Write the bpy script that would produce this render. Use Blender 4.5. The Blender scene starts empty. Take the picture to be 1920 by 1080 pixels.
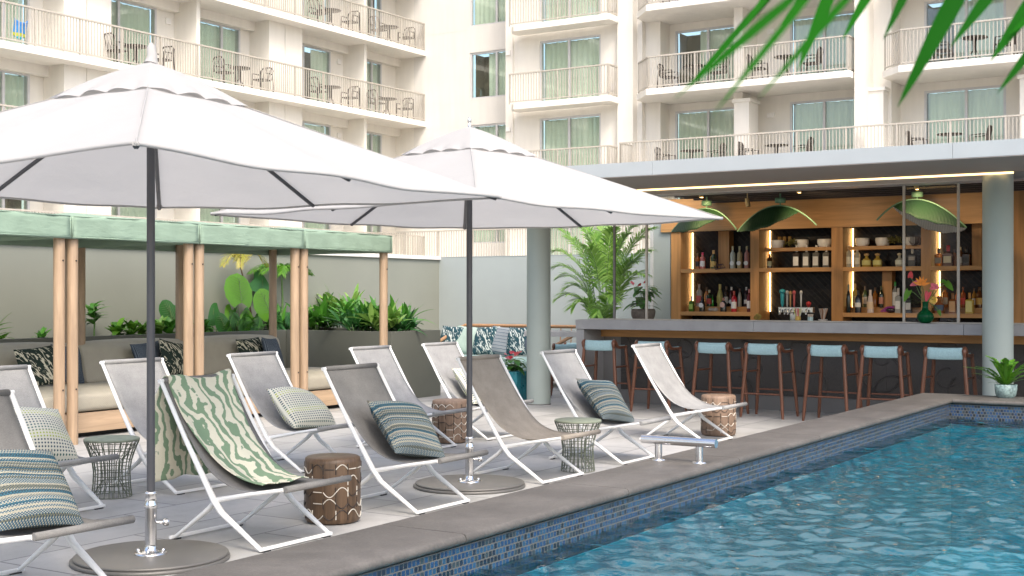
import bpy, math, random
from mathutils import Vector, Matrix, Quaternion
random.seed(7)
R = math.radians
SC = bpy.context.scene
COL = SC.collection

# ------------------------------------------------------------------ camera
# X runs along the pool, Y runs across it towards the cabanas, Z up (metres)
F = 2430.0; HZ = 553.0; H = 1.4
TH = math.atan(1525.0 / F); cT, sT = math.cos(TH), math.sin(TH)
cam_d = bpy.data.cameras.new('camera'); cam = bpy.data.objects.new('camera', cam_d); COL.objects.link(cam)
cam.location = (0, 0, H); cam.rotation_euler = (R(90), 0, TH - R(90))
cam_d.sensor_width = 36; cam_d.lens = 36 * F / 1920; cam_d.shift_y = (HZ - 540) / 1920
cam_d.clip_start = 0.05; cam_d.clip_end = 500
cam_d.dof.use_dof = True; cam_d.dof.focus_distance = 10.0; cam_d.dof.aperture_fstop = 11.0
SC.camera = cam
# ------------------------------------------------------------------ world, sun, exposure
SUN_EL, SUN_AZ = R(50), R(230)      # azimuth (from +X, counter-clockwise) the light comes from
world = bpy.data.worlds.new('World'); SC.world = world; world.use_nodes = True
wn = world.node_tree.nodes; wl = world.node_tree.links; wn.clear()
wo = wn.new('ShaderNodeOutputWorld'); wb = wn.new('ShaderNodeBackground'); sky = wn.new('ShaderNodeTexSky')
sky.sky_type = 'NISHITA'; sky.sun_disc = False; sky.sun_elevation = SUN_EL; sky.sun_rotation = R(90) - SUN_AZ
sky.dust_density = 4.0; sky.air_density = 1.0; sky.ozone_density = 0.6
wb.inputs[1].default_value = 0.15; wl.new(sky.outputs[0], wb.inputs[0]); wl.new(wb.outputs[0], wo.inputs[0])
sd = bpy.data.lights.new('sun', 'SUN'); so = bpy.data.objects.new('sun', sd); COL.objects.link(so)
sd.energy = 0.8; sd.angle = R(16); sd.color = (1.0, 0.95, 0.87)
so.rotation_euler = Vector((math.cos(SUN_AZ) * math.cos(SUN_EL), math.sin(SUN_AZ) * math.cos(SUN_EL), math.sin(SUN_EL))).to_track_quat('Z', 'Y').to_euler()
SC.view_settings.view_transform = 'Standard'; SC.view_settings.look = 'None'
SC.view_settings.exposure = 1.4; SC.view_settings.gamma = 1
SC.cycles.max_bounces = 8; SC.cycles.transparent_max_bounces = 16; SC.cycles.diffuse_bounces = 5
SC.cycles.caustics_reflective = False; SC.cycles.caustics_refractive = False; SC.cycles.sample_clamp_indirect = 6

# ------------------------------------------------------------------ placing helpers
def Yat(px, X):            # Y of the point on the plane X=const seen at picture column px
    t = (px - 960) / F
    return X * (sT - cT * t) / (cT + sT * t)
def Xat(px, Y):
    t = (px - 960) / F
    return Y * (cT + sT * t) / (sT - cT * t)
def dep(X, Y): return cT * X + sT * Y
def gp(px, py, z=0.0):
    d = F * (H - z) / (py - HZ); l = (px - 960) / F * d
    return (sT * l + cT * d, -cT * l + sT * d)
def Zat(py, X, Y): return H + (HZ - py) * dep(X, Y) / F

# ------------------------------------------------------------------ mesh builder
class MB:
    def __init__(s): s.v = []; s.f = []; s.sm = []
    def add(s, vs, fs, smooth=False):
        o = len(s.v); s.v += [tuple(p) for p in vs]
        for f in fs: s.f.append([i + o for i in f]); s.sm.append(smooth)
        return s
    def box(s, x0, x1, y0, y1, z0, z1):
        if x1 < x0: x0, x1 = x1, x0
        if y1 < y0: y0, y1 = y1, y0
        return s.add([(x0,y0,z0),(x1,y0,z0),(x1,y1,z0),(x0,y1,z0),(x0,y0,z1),(x1,y0,z1),(x1,y1,z1),(x0,y1,z1)],
              [(0,3,2,1),(4,5,6,7),(0,1,5,4),(1,2,6,5),(2,3,7,6),(3,0,4,7)])
    def tube(s, pts, r, n=8, caps=True, flat=1.0):
        pts = [Vector(p) for p in pts]; m = len(pts)
        rs = r if isinstance(r, (list, tuple)) else [r] * m
        t0 = (pts[1] - pts[0]).normalized()
        up = Vector((0, 0, 1)) if abs(t0.z) < .9 else Vector((1, 0, 0))
        nx = t0.cross(up).normalized(); vs = []
        for i, p in enumerate(pts):
            t = ((pts[min(i+1, m-1)] - pts[max(i-1, 0)])).normalized()
            nx = (nx - t * nx.dot(t)).normalized(); ny = t.cross(nx)
            for k in range(n):
                a = 2 * math.pi * k / n
                vs.append(p + nx * math.cos(a) * rs[i] + ny * math.sin(a) * rs[i] * flat)
        fs = [(i*n+k, i*n+(k+1) % n, (i+1)*n+(k+1) % n, (i+1)*n+k) for i in range(m-1) for k in range(n)]
        s.add(vs, fs, True)
        if caps:
            s.add(vs[:n], [tuple(range(n))[::-1]]); s.add(vs[-n:], [tuple(range(n))])
        return s
    def lathe(s, prof, c=(0, 0, 0), n=20, smooth=True, cap=True):
        vs = []; m = len(prof)
        for r, z in prof:
            for k in range(n):
                a = 2*math.pi*k/n; vs.append((c[0]+r*math.cos(a), c[1]+r*math.sin(a), c[2]+z))
        fs = [(i*n+k, i*n+(k+1) % n, (i+1)*n+(k+1) % n, (i+1)*n+k) for i in range(m-1) for k in range(n)]
        s.add(vs, fs, smooth)
        if cap:
            if prof[0][0] > 1e-4: s.add(vs[:n], [tuple(range(n))[::-1]])
            if prof[-1][0] > 1e-4: s.add(vs[-n:], [tuple(range(n))])
        return s
    def grid(s, fn, nu, nv, smooth=True):
        vs = [fn(i/nu, j/nv) for i in range(nu+1) for j in range(nv+1)]
        fs = [(i*(nv+1)+j, (i+1)*(nv+1)+j, (i+1)*(nv+1)+j+1, i*(nv+1)+j+1) for i in range(nu) for j in range(nv)]
        return s.add(vs, fs, smooth)
    def prism(s, poly, z0, z1):          # polygon in XY, counter-clockwise
        n = len(poly)
        return s.add([(x, y, z0) for x, y in poly] + [(x, y, z1) for x, y in poly],
            [tuple(range(n))[::-1], tuple(range(n, 2*n))] + [(k, (k+1) % n, n+(k+1) % n, n+k) for k in range(n)])
    def build(s, name, m, parent=None, loc=None, rot=None, bevel=0, solid=0, seg=2):
        me = bpy.data.meshes.new(name); me.from_pydata(s.v, [], s.f); me.update()
        me.polygons.foreach_set('use_smooth', s.sm)
        me.materials.append(m)
        o = bpy.data.objects.new(name, me); COL.objects.link(o)
        if parent: o.parent = parent
        if loc is not None: o.location = loc
        if rot is not None: o.rotation_euler = rot
        if solid:
            q = o.modifiers.new('solid', 'SOLIDIFY'); q.thickness = solid; q.offset = 0
        if bevel:
            q = o.modifiers.new('bevel', 'BEVEL'); q.width = bevel; q.segments = seg; q.limit_method = 'ANGLE'; q.angle_limit = R(40)
            q.harden_normals = False
        return o
def tag(o, label, cat=None, group=None, kind=None):
    if label: o['label'] = label
    if cat: o['category'] = cat
    if group: o['group'] = group
    if kind: o['kind'] = kind
    return o
def thing(name, label, cat, loc=(0, 0, 0), rz=0, group=None):
    o = bpy.data.objects.new(name, None); COL.objects.link(o); o.empty_display_size = .1
    o.location = loc; o.rotation_euler = (0, 0, rz)
    return tag(o, label, cat, group)
def copy_tree(o, parent=None):
    c = o.copy(); COL.objects.link(c); c.parent = parent
    for ch in list(o.children): copy_tree(ch, c)
    return c
def dup(o, loc, rz=None, label=None):
    c = copy_tree(o); c.location = loc
    if rz is not None: c.rotation_euler = (0, 0, rz)
    if label: c['label'] = label
    return c

# ------------------------------------------------------------------ materials
class N:                                  # tiny node-graph helper
    def __init__(s, name):
        s.m = bpy.data.materials.new(name); s.m.use_nodes = True; s.t = s.m.node_tree
        s.t.nodes.clear(); s.out = s.t.nodes.new('ShaderNodeOutputMaterial')
        s.tc = s.t.nodes.new('ShaderNodeTexCoord')
    def n(s, typ, ins=None, **kw):
        q = s.t.nodes.new('ShaderNode' + typ)
        for k, v in kw.items(): setattr(q, k, v)
        for k, v in (ins or {}).items(): s.set(q, k, v)
        return q
    def set(s, q, k, v):
        i = q.inputs[k]
        if isinstance(v, bpy.types.NodeSocket): s.t.links.new(v, i)
        elif isinstance(v, bpy.types.Node): s.t.links.new(v.outputs[0], i)
        else: i.default_value = v
    def obj(s): return s.tc.outputs['Object']
    def gen(s): return s.tc.outputs['Generated']
    def map(s, vec, scale=(1, 1, 1), rot=(0, 0, 0), loc=(0, 0, 0)):
        return s.n('Mapping', {0: vec, 1: loc, 2: rot, 3: scale}).outputs[0]
    def noise(s, vec, scale, detail=3, rough=.55, dist=0):
        return s.n('TexNoise', {'Vector': vec, 'Scale': scale, 'Detail': detail, 'Roughness': rough, 'Distortion': dist}).outputs[0]
    def math(s, op, a, b=0.0, c=None):
        q = s.n('Math', {0: a, 1: b}, operation=op)
        if c is not None: s.set(q, 2, c)
        return q.outputs[0]
    def ramp(s, fac, stops, interp='LINEAR'):
        q = s.n('ValToRGB', {0: fac}); r = q.color_ramp; r.interpolation = interp
        while len(r.elements) > len(stops): r.elements.remove(r.elements[-1])
        while len(r.elements) < len(stops): r.elements.new(.5)
        for e, (p, c) in zip(r.elements, stops): e.position = p; e.color = (*c, 1) if len(c) == 3 else c
        return q.outputs[0]
    def mix(s, fac, a, b, blend='MIX'):
        q = s.n('Mix', data_type='RGBA', blend_type=blend)
        for k, v in ((0, fac), (6, a), (7, b)):
            if isinstance(v, tuple) and len(v) == 3: v = (*v, 1)
            s.set(q, k, v)
        return q.outputs[2]
    def sep(s, vec): return s.n('SeparateXYZ', {0: vec}).outputs
    def comb(s, x, y, z=0.0): return s.n('CombineXYZ', {0: x, 1: y, 2: z}).outputs[0]
    def bump(s, h, strength=.2, dist=.01):
        return s.n('Bump', {'Height': h, 'Strength': strength, 'Distance': dist}).outputs[0]
    def pbr(s, col, rough=.5, metal=0.0, bump=None, transl=0, spec=.5, **kw):
        if isinstance(col, tuple) and len(col) == 3: col = (*col, 1)
        p = s.n('BsdfPrincipled', {'Base Color': col, 'Roughness': rough, 'Metallic': metal, 'Specular IOR Level': spec})
        for k, v in kw.items(): s.set(p, k.replace('_', ' '), v)
        if bump is not None: s.set(p, 'Normal', bump)
        last = p.outputs[0]
        if transl:
            tr = s.n('BsdfTranslucent', {0: col})
            if bump is not None: s.set(tr, 'Normal', bump)
            last = s.n('MixShader', {0: transl, 1: last, 2: tr.outputs[0]}).outputs[0]
        s.t.links.new(last, s.out.inputs[0]); return s.m
def sh(c, k): return tuple(min(1, x * k) for x in c)
def simple(name, c, rough=.5, metal=0, var=.12, vs=6, bs=60, bst=.1, bd=.004, transl=0, spec=.5, streak=None):
    g = N(name); v = g.obj()
    if streak: v = g.map(v, streak)
    n1 = g.noise(v, vs, 5)
    col = g.mix(g.ramp(n1, [(.3, (0, 0, 0)), (.7, (1, 1, 1))]), sh(c, 1 - var), sh(c, 1 + var))
    b = g.bump(g.noise(v, bs, 3), bst, bd) if bst else None
    rr = g.math('MULTIPLY_ADD', n1, .25, rough - .12) if rough > .15 else rough
    return g.pbr(col, rr, metal, b, transl, spec)

M = {}
M['white_metal'] = simple('white powder coated metal', (.80, .80, .78), .38, var=.03, bs=200, bst=.04)
M['steel'] = simple('polished steel', (.72, .71, .70), .16, 1, .05, bst=.02)
M['dark_steel'] = simple('dark grey steel', (.075, .077, .085), .42, .2, .08, bst=.03)
M['plate'] = simple('grey base plate', (.15, .145, .135), .45, .3, .12, 3, bst=.05)
M['cream_metal'] = simple('cream painted railing', (.42, .39, .34), .5, 0, .05, bst=.03)
M['bronze_metal'] = simple('dark bronze metal', (.05, .042, .036), .45, .4, .1)
M['grey_metal'] = simple('pale grey metal frame', (.55, .55, .56), .4, .1, .05, bst=.03)
M['roof_fascia'] = simple('pale blue grey fascia', (.37, .40, .41), .5, 0, .04, 2, bst=.03)
M['soffit'] = simple('taupe soffit', (.25, .225, .205), .65, 0, .06, 3, 300, .1)
M['black_ceiling'] = simple('black ceiling', (.012, .011, .010), .8, 0, .3)
M['beam'] = simple('brown black beam', (.035, .026, .022), .6, 0, .2)
M['steel_beam'] = simple('galvanised beam', (.42, .43, .45), .45, .4, .12, 4)
M['column'] = simple('sage grey column', (.32, .37, .345), .5, 0, .035, 2.5, 180, .06)
M['wall_grey'] = simple('sage render wall', (.225, .236, .198), .8, 0, .05, 1.2, 120, .12)
M['wall_blue'] = simple('blue grey render wall', (.32, .355, .345), .8, 0, .05, 1.2, 120, .12)
M['cap'] = simple('white wall cap', (.72, .70, .66), .6, 0, .05, 2)
M['planter'] = simple('grey green planter', (.125, .13, .108), .6, 0, .08, 2, 150, .06)
M['soil'] = simple('soil', (.03, .022, .015), .95, 0, .4, 20, 60, .6, .03)
M['concrete'] = simple('grey concrete', (.30, .30, .305), .6, 0, .1, 5, 80, .12)
M['kick'] = simple('grey kick plate', (.15, .145, .14), .6, 0, .12, 3)
M['rope'] = simple('brown rattan', (.34, .19, .095), .5, 0, .2, 40, 120, .3)
M['teal_glaze'] = simple('teal glazed planter', (.025, .21, .25), .3, 0, .25, 12)
M['brown_pot'] = simple('pitted brown pot', (.13, .105, .09), .8, 0, .25, 60, 50, .8, .01)
M['black_rubber'] = simple('black rubber', (.02, .02, .02), .6, 0, .1)
M['blue_seat'] = None
M['ceramic'] = simple('white ceramic', (.78, .76, .73), .25, 0, .03, bst=0)
M['frond_metal'] = simple('green painted metal', (.16, .30, .17), .5, 0, .08)

def stucco(name, c):
    g = N(name); v = g.obj(); z = g.sep(v)[2]
    n1 = g.noise(v, .5, 5, .6); n2 = g.noise(g.map(v, (3, 3, .35)), 1.2, 5, .65)
    f = g.math('ADD', g.math('MULTIPLY', n1, .5), g.math('MULTIPLY', n2, .5))
    col = g.mix(g.ramp(f, [(.36, (0, 0, 0)), (.62, (1, 1, 1))]), sh(c, .93), sh(c, 1.03))
    return g.pbr(col, .85, 0, g.bump(g.noise(v, 35, 4), .25, .01), spec=.2)
M['stucco'] = stucco('cream stucco', (.74, .71, .65))
M['stucco2'] = stucco('pale stucco', (.66, .64, .60))
M['slab'] = stucco('balcony slab stucco', (.76, .73, .675))

def wood(name, c, axis=0, sc=1.0, rough=.45, contrast=.25):
    g = N(name); s = [14*sc, 14*sc, 14*sc]; s[axis] = .9*sc
    v = g.map(g.obj(), tuple(s)); n1 = g.noise(v, 1.0, 6, .65, .6); n2 = g.noise(g.obj(), 1.3, 2)
    f = g.math('ADD', g.math('MULTIPLY', n1, .75), g.math('MULTIPLY', n2, .25))
    col = g.mix(g.ramp(f, [(.35, (0, 0, 0)), (.65, (1, 1, 1))]), sh(c, 1-contrast), sh(c, 1+contrast))
    return g.pbr(col, rough, 0, g.bump(n1, .12, .003), spec=.4)
M['post_wood'] = wood('pale teak post', (.37, .265, .175), 2, 1.5)
M['bench_wood'] = wood('pale teak board', (.43, .31, .205), 0, 1.2)
M['oak_v'] = wood('honey oak upright', (.42, .21, .072), 2)
M['oak_h'] = wood('honey oak board', (.45, .235, .085), 1)
M['walnut'] = wood('walnut stool wood', (.125, .052, .030), 2, 2.5, .35, .3)
M['drum_pale'] = wood('weathered stump wood', (.22, .15, .105), 2, 2.2, .55, .3)
M['drum'] = wood('brown stump wood', (.10, .062, .036), 2, 2.2, .4, .4)

def sling_mat(name, c):
    g = N(name); v = g.obj()
    n = g.noise(v, 420, 2, .7); n2 = g.noise(v, 9, 4)
    w = g.noise(g.map(v, (1, 8, 8)), 90, 2)
    f = g.math('ADD', g.math('MULTIPLY', n, .45), g.math('ADD', g.math('MULTIPLY', w, .3), g.math('MULTIPLY', n2, .25)))
    col = g.mix(g.ramp(f, [(.38, (0, 0, 0)), (.62, (1, 1, 1))]), sh(c, .72), sh(c, 1.28))
    return g.pbr(col, .85, 0, g.bump(n, .3, .002), transl=.12, spec=.15)
M['sling'] = sling_mat('grey sling fabric', (.335, .333, .325))
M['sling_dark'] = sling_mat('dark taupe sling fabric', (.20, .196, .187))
M['sling_tan'] = sling_mat('sandy sling fabric', (.32, .285, .24))

def sofa_fabric():
    g = N('oatmeal sofa fabric'); v = g.obj(); x, y, z = g.sep(v)
    w = g.math('SINE', g.math('MULTIPLY', x, 260)); w2 = g.math('SINE', g.math('MULTIPLY', g.math('ADD', y, z), 300))
    f = g.math('MULTIPLY', w, w2); n = g.noise(v, 7, 4); n3 = g.noise(v, 160, 2)
    c = (.38, .352, .285)
    col = g.mix(g.math('MULTIPLY_ADD', f, .3, .5), sh(c, .75), sh(c, 1.2)); col = g.mix(.5, col, g.mix(n, sh(c, .8), sh(c, 1.2)))
    return g.pbr(col, .9, 0, g.bump(g.math('ADD', n3, g.math('MULTIPLY', n, 3)), .4, .006), spec=.15)
M['sofa'] = sofa_fabric()
M['aqua_fabric'] = simple('aqua grey fabric', (.26, .36, .34), .9, 0, .1, 8, 200, .3, .004, spec=.15)
def canvas(name, c, tr, var=.05, wr=.35):
    g = N(name); v = g.obj()
    n = g.noise(v, 2.6, 5, .55, .5); n2 = g.noise(g.map(v, (1, 1, 3)), 7, 3, .5, .3)
    col = g.mix(g.ramp(n, [(.35, (0, 0, 0)), (.65, (1, 1, 1))]), sh(c, 1-var), sh(c, 1+var))
    b = g.bump(g.math('ADD', n, g.math('MULTIPLY', n2, .6)), wr, .03)
    return g.pbr(col, .85, 0, b, transl=tr, spec=.15)
M['canvas'] = canvas('white canopy canvas', (.56, .55, .535), .42, .012, .2)
M['green_canvas'] = canvas('mint green canvas', (.275, .375, .29), .12, .04, .4)

def mk_towel():
    g = N('zebra towel'); v = g.obj(); x, y, z = g.sep(v)
    # stripes run lengthwise down the towel, branching
    n = g.noise(g.map(v, (1.6, 1.2, 1.2)), 4.2, 2, .5)
    w = g.math('SINE', g.math('ADD', g.math('MULTIPLY', x, 74), g.math('ADD', g.math('MULTIPLY', n, 26), g.math('MULTIPLY', z, 16))))
    e = g.noise(v, 55, 3)
    f = g.ramp(g.math('ADD', w, g.math('MULTIPLY_ADD', e, 1.6, -.85)), [(.05, (0, 0, 0)), (.2, (1, 1, 1))])
    col = g.mix(f, (.86, .83, .68), (.27, .39, .26))
    col = g.mix(.35, col, g.mix(g.noise(v, 260, 2), sh((.6, .6, .45), .6), (.95, .95, .9)), 'MULTIPLY')
    return g.pbr(col, .95, 0, g.bump(g.math('ADD', g.noise(v, 300, 2), g.math('MULTIPLY', g.noise(v, 14, 3), 4)), .5, .004), transl=.1, spec=.1)
M['zebra'] = mk_towel()

def pil_bands():
    g = N('woven band cushion'); v = g.obj(); x, y, z = g.sep(v)
    row = g.math('FLOOR', g.math('MULTIPLY', y, 104))
    wn_ = g.n('TexWhiteNoise', {'W': row}, noise_dimensions='1D').outputs[0]
    base = g.ramp(wn_, [(0, (.03, .085, .13)), (.18, (.27, .26, .21)), (.36, (.04, .12, .155)), (.5, (.15, .155, .11)), (.62, (.11, .13, .14)), (.76, (.32, .31, .26)), (.88, (.035, .05, .065))], 'CONSTANT')
    px_ = g.math('SINE', g.math('MULTIPLY', x, 420)); py_ = g.math('SINE', g.math('MULTIPLY', y, 653))
    d = g.math('GREATER_THAN', g.math('MULTIPLY', px_, py_), .12)
    alt = g.ramp(wn_, [(0, (.33, .32, .26)), (.35, (.03, .05, .08)), (.6, (.30, .29, .22)), (.8, (.04, .12, .16))], 'CONSTANT')
    col = g.mix(d, base, alt)
    return g.pbr(col, .9, 0, g.bump(g.math('ADD', g.noise(v, 240, 2), g.math('MULTIPLY', px_, py_)), .5, .003), spec=.1)
def pil_dots():
    g = N('dotted cushion'); v = g.obj(); y = g.sep(v)[1]
    vo = g.n('TexVoronoi', {'Vector': g.map(v, (1, 1, 0)), 'Scale': 46, 'Randomness': 0.0})
    f = g.math('LESS_THAN', vo.outputs['Distance'], .27)
    lime = g.ramp(g.math('FRACT', g.math('MULTIPLY', y, 5.5)), [(0, (.05, .08, .11)), (.5, (.35, .42, .06)), (.75, (.06, .13, .12))], 'CONSTANT')
    return g.pbr(g.mix(f, (.66, .64, .53), lime), .9, 0, g.bump(g.noise(v, 260, 2), .4, .003), spec=.1)
def pil_leaf(name, dark, light):
    g = N(name); v = g.obj()
    a = g.noise(g.map(g.map(v, (1, 1, 1), (0, 0, .9)), (9, 34, 9)), 1.0, 2, .5, 1.2); b = g.noise(g.map(g.map(v, (1, 1, 1), (0, 0, -.4)), (34, 9, 9)), 1.0, 2, .5, 1.2)
    f = g.math('MAXIMUM', a, b)
    return g.pbr(g.mix(g.ramp(f, [(.60, (0, 0, 0)), (.625, (1, 1, 1))]), dark, light), .9, 0, g.bump(g.noise(v, 260, 2), .4, .003), spec=.1)
def pil_knit(name, c, d):
    g = N(name); v = g.obj(); x, y, z = g.sep(v)
    f = g.math('GREATER_THAN', g.math('MULTIPLY', g.math('SINE', g.math('MULTIPLY', g.math('ADD', x, y), 230)), g.math('SINE', g.math('MULTIPLY', g.math('SUBTRACT', x, y), 230))), .1)
    return g.pbr(g.mix(f, c, d), .9, 0, g.bump(g.math('ADD', f, g.noise(v, 200, 2)), .5, .004), spec=.1)
def pil_stripe():
    g = N('blue grey striped cushion'); v = g.obj(); y = g.sep(v)[1]
    f = g.ramp(g.math('FRACT', g.math('MULTIPLY', g.math('ADD', y, g.math('MULTIPLY', g.noise(v, 20), .02)), 19)), [(0, (.20, .23, .25)), (.5, (.07, .10, .13)), (.68, (.22, .24, .26))], 'CONSTANT')
    return g.pbr(f, .9, 0, g.bump(g.noise(v, 200, 2), .4, .003), spec=.1)
M['p_bands'] = pil_bands(); M['p_dots'] = pil_dots(); M['p_stripe'] = pil_stripe()
M['p_leaf'] = pil_leaf('dark leaf print cushion', (.022, .033, .027), (.50, .47, .36))
M['p_teal'] = pil_leaf('teal leaf print cushion', (.022, .06, .075), (.52, .56, .53))
M['p_knit'] = pil_knit('navy knit cushion', (.035, .045, .065), (.15, .18, .21))
M['p_plain'] = simple('pale aqua cushion', (.33, .42, .37), .9, 0, .08, 20, 220, .3, .003, spec=.1)

def seat_weave():
    g = N('pale blue woven seat'); v = g.obj(); x, y, z = g.sep(v)
    w = g.math('SINE', g.math('MULTIPLY', y, 520)); n = g.noise(v, 90, 2)
    c = (.33, .50, .54)
    return g.pbr(g.mix(g.math('MULTIPLY_ADD', w, .3, g.math('MULTIPLY', n, .8)), sh(c, .7), sh(c, 1.2)), .8, 0, g.bump(g.math('ADD', w, n), .4, .003), spec=.2)
M['blue_seat'] = seat_weave()

def pavers():
    g = N('pale stone pavers'); v = g.obj()
    br = g.n('TexBrick', {'Vector': g.map(v, (1, 1, 1), (0, 0, 0), (.17, .11, 0)), 'Color1': (.36, .36, .35, 1), 'Color2': (.46, .455, .445, 1), 'Mortar': (.22, .22, .22, 1), 'Scale': 1.0, 'Mortar Size': .009, 'Mortar Smooth': .3, 'Bias': 0.0, 'Brick Width': .9, 'Row Height': .6})
    br.offset = .5
    n = g.noise(v, 1.1, 6, .65); n2 = g.noise(v, 130, 3, .7); n3 = g.noise(v, 9, 5, .7)
    s = g.math('ADD', g.math('MULTIPLY', n, .5), g.math('ADD', g.math('MULTIPLY', n2, .25), g.math('MULTIPLY', n3, .25)))
    col = g.mix(1.0, br.outputs[0], g.ramp(s, [(.33, (.66, .65, .63)), (.5, (.95, .95, .94)), (.62, (1.08, 1.07, 1.06))]), 'MULTIPLY')
    h = g.math('ADD', g.math('MULTIPLY', n2, .12), g.math('MULTIPLY', br.outputs[1], -1.0))
    return g.pbr(col, g.math('MULTIPLY_ADD', n3, .3, .5), 0, g.bump(h, .35, .004), spec=.3)
M['pavers'] = pavers()
def coping():
    g = N('brown grey coping stone'); v = g.obj()
    n = g.noise(v, 1.6, 6, .65, .3); n2 = g.noise(v, 70, 4, .75); n3 = g.noise(v, 12, 5, .7)
    s = g.math('ADD', g.math('MULTIPLY', n, .5), g.math('ADD', g.math('MULTIPLY', n2, .28), g.math('MULTIPLY', n3, .22)))
    col = g.ramp(s, [(.34, (.055, .050, .045)), (.5, (.098, .090, .081)), (.64, (.15, .138, .124))])
    return g.pbr(col, g.math('MULTIPLY_ADD', n3, .3, .4), 0, g.bump(g.math('ADD', n2, n3), .35, .005), spec=.4)
M['coping'] = coping()
def mosaic():
    g = N('blue glass mosaic'); x, y, z = g.sep(g.obj())
    v = g.comb(g.math('ADD', x, y), z)
    br = g.n('TexBrick', {'Vector': v, 'Color1': (0, 0, 0, 1), 'Color2': (1, 1, 1, 1), 'Mortar': (.5, .5, .5, 1), 'Scale': 1.0, 'Mortar Size': .0026, 'Mortar Smooth': .1, 'Bias': 0.0, 'Brick Width': .027, 'Row Height': .027})
    br.offset = .5
    tile = g.ramp(br.outputs[0], [(0, (.006, .014, .035)), (.15, (.008, .045, .13)), (.34, (.02, .085, .18)), (.48, (.008, .012, .02)), (.6, (.02, .075, .15)), (.74, (.010, .06, .16)), (.88, (.035, .05, .06))], 'CONSTANT')
    n = g.noise(g.comb(g.math('ADD', x, y), z), 60, 3)
    col = g.mix(br.outputs[1], g.mix(n, sh((.6, .6, .6), .7), (1, 1, 1)), (.20, .19, .16))
    col = g.mix(br.outputs[1], g.mix(1.0, tile, g.mix(n, (.40, .42, .45), (1.0, 1.0, 1.0)), 'MULTIPLY'), (.10, .10, .092))
    return g.pbr(col, g.math('MULTIPLY_ADD', br.outputs[1], .4, .28), 0, g.bump(g.math('MULTIPLY', br.outputs[1], -1), .6, .003), spec=.7)
M['mosaic'] = mosaic()
def plaster():
    g = N('blue pool plaster'); v = g.obj()
    n = g.noise(v, .5, 3, .5, .4); n2 = g.noise(v, 3, 4)
    return g.pbr(g.mix(n, (.024, .31, .39), (.045, .50, .60)), .7)
M['plaster'] = plaster()
def water():
    g = N('pool water'); v = g.obj()
    a = g.noise(g.map(v, (1.0, 1.0, 1), (0, 0, TH)), 14, 3, .5, .5)
    b = g.noise(g.map(v, (1.7, 1.0, 1), (0, 0, -TH)), 10, 3, .55, .6)
    c = g.noise(g.map(v, (1, 1.2, 1)), 30, 2, .5, .3)
    h = g.math('ADD', g.math('MULTIPLY', a, .4), g.math('ADD', g.math('MULTIPLY', b, .3), g.math('MULTIPLY', c, .10)))
    bp = g.bump(h, 1.0, .014)
    tr = g.n('BsdfTransparent', {0: (.42, .80, .88, 1)})
    gl = g.n('BsdfGlossy', {'Color': (1, 1, 1, 1), 'Roughness': .03, 'Normal': bp})
    fr = g.n('Fresnel', {'IOR': 1.45, 'Normal': bp})
    mx = g.n('MixShader', {0: fr.outputs[0], 1: tr.outputs[0], 2: gl.outputs[0]})
    g.t.links.new(mx.outputs[0], g.out.inputs[0]); return g.m
M['water'] = water()
def clear_glass(name, tint=(.93, .97, .95, 1), extra=0.0):
    g = N(name)
    tr = g.n('BsdfTransparent', {0: tint}); gl = g.n('BsdfGlossy', {'Color': (1, 1, 1, 1), 'Roughness': .02})
    bf = g.n('NewGeometry').outputs['Backfacing']; ior = g.math('MULTIPLY_ADD', bf, 1/1.5-1.5, 1.5)
    fr = g.n('Fresnel', {'IOR': ior}); f = g.math('ADD', fr.outputs[0], extra)
    mx = g.n('MixShader', {0: f, 1: tr.outputs[0], 2: gl.outputs[0]})
    g.t.links.new(mx.outputs[0], g.out.inputs[0]); return g.m
M['glass'] = clear_glass('clear glass'); M['win_glass'] = clear_glass('green tinted window glass', (.89, .94, .89, 1), .03)
M['panel_glass'] = clear_glass('clear screen glass', (.97, .98, .98, 1), -.03)
def curtain():
    g = N('sheer curtain'); x, y, z = g.sep(g.obj())
    return g.pbr(g.mix(g.noise(g.comb(x, y, g.math('MULTIPLY', z, .1)), 3.5, 3), (.72, .76, .70), (.90, .91, .88)), .9, transl=.1, spec=.1)
M['curtain'] = curtain()
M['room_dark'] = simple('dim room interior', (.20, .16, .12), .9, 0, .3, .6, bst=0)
def black_tile():
    g = N('black gloss chevron tile'); x, y, z = g.sep(g.obj())
    v = g.comb(g.math('ADD', y, z), g.math('SUBTRACT', z, y))
    br = g.n('TexBrick', {'Vector': v, 'Color1': (.010, .010, .012, 1), 'Color2': (.022, .022, .025, 1), 'Mortar': (.05, .04, .03, 1), 'Scale': 1.0, 'Mortar Size': .003, 'Brick Width': .28, 'Row Height': .075})
    return g.pbr(br.outputs[0], .16, 0, g.bump(g.noise(g.obj(), 14, 3), .5, .01), spec=.1)
M['black_tile'] = black_tile()
def dark_stone():
    g = N('dark speckled stone'); v = g.obj(); n = g.noise(v, 160, 3, .8); n2 = g.noise(v, 2, 5)
    return g.pbr(g.mix(g.ramp(g.math('MULTIPLY_ADD', n2, .3, n), [(.45, (0, 0, 0)), (.8, (1, 1, 1))]), (.013, .011, .010), (.06, .052, .047)), .5, 0, g.bump(n, .3, .004))
M['dark_stone'] = dark_stone()
def leafm(name, c1, c2, tr=.3, rough=.38, sp=.4):
    g = N(name); rnd = g.n('NewGeometry').outputs['Random Per Island']; n = g.noise(g.obj(), 25, 3)
    return g.pbr(g.mix(g.math('ADD', g.math('MULTIPLY', rnd, .8), g.math('MULTIPLY', n, .25)), c1, c2), rough, 0, transl=tr, spec=sp)
M['leaf_mid'] = leafm('mid green leaves', (.022, .10, .012), (.11, .33, .04))
M['leaf_dark'] = leafm('dark green leaves', (.014, .065, .016), (.055, .20, .045))
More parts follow.
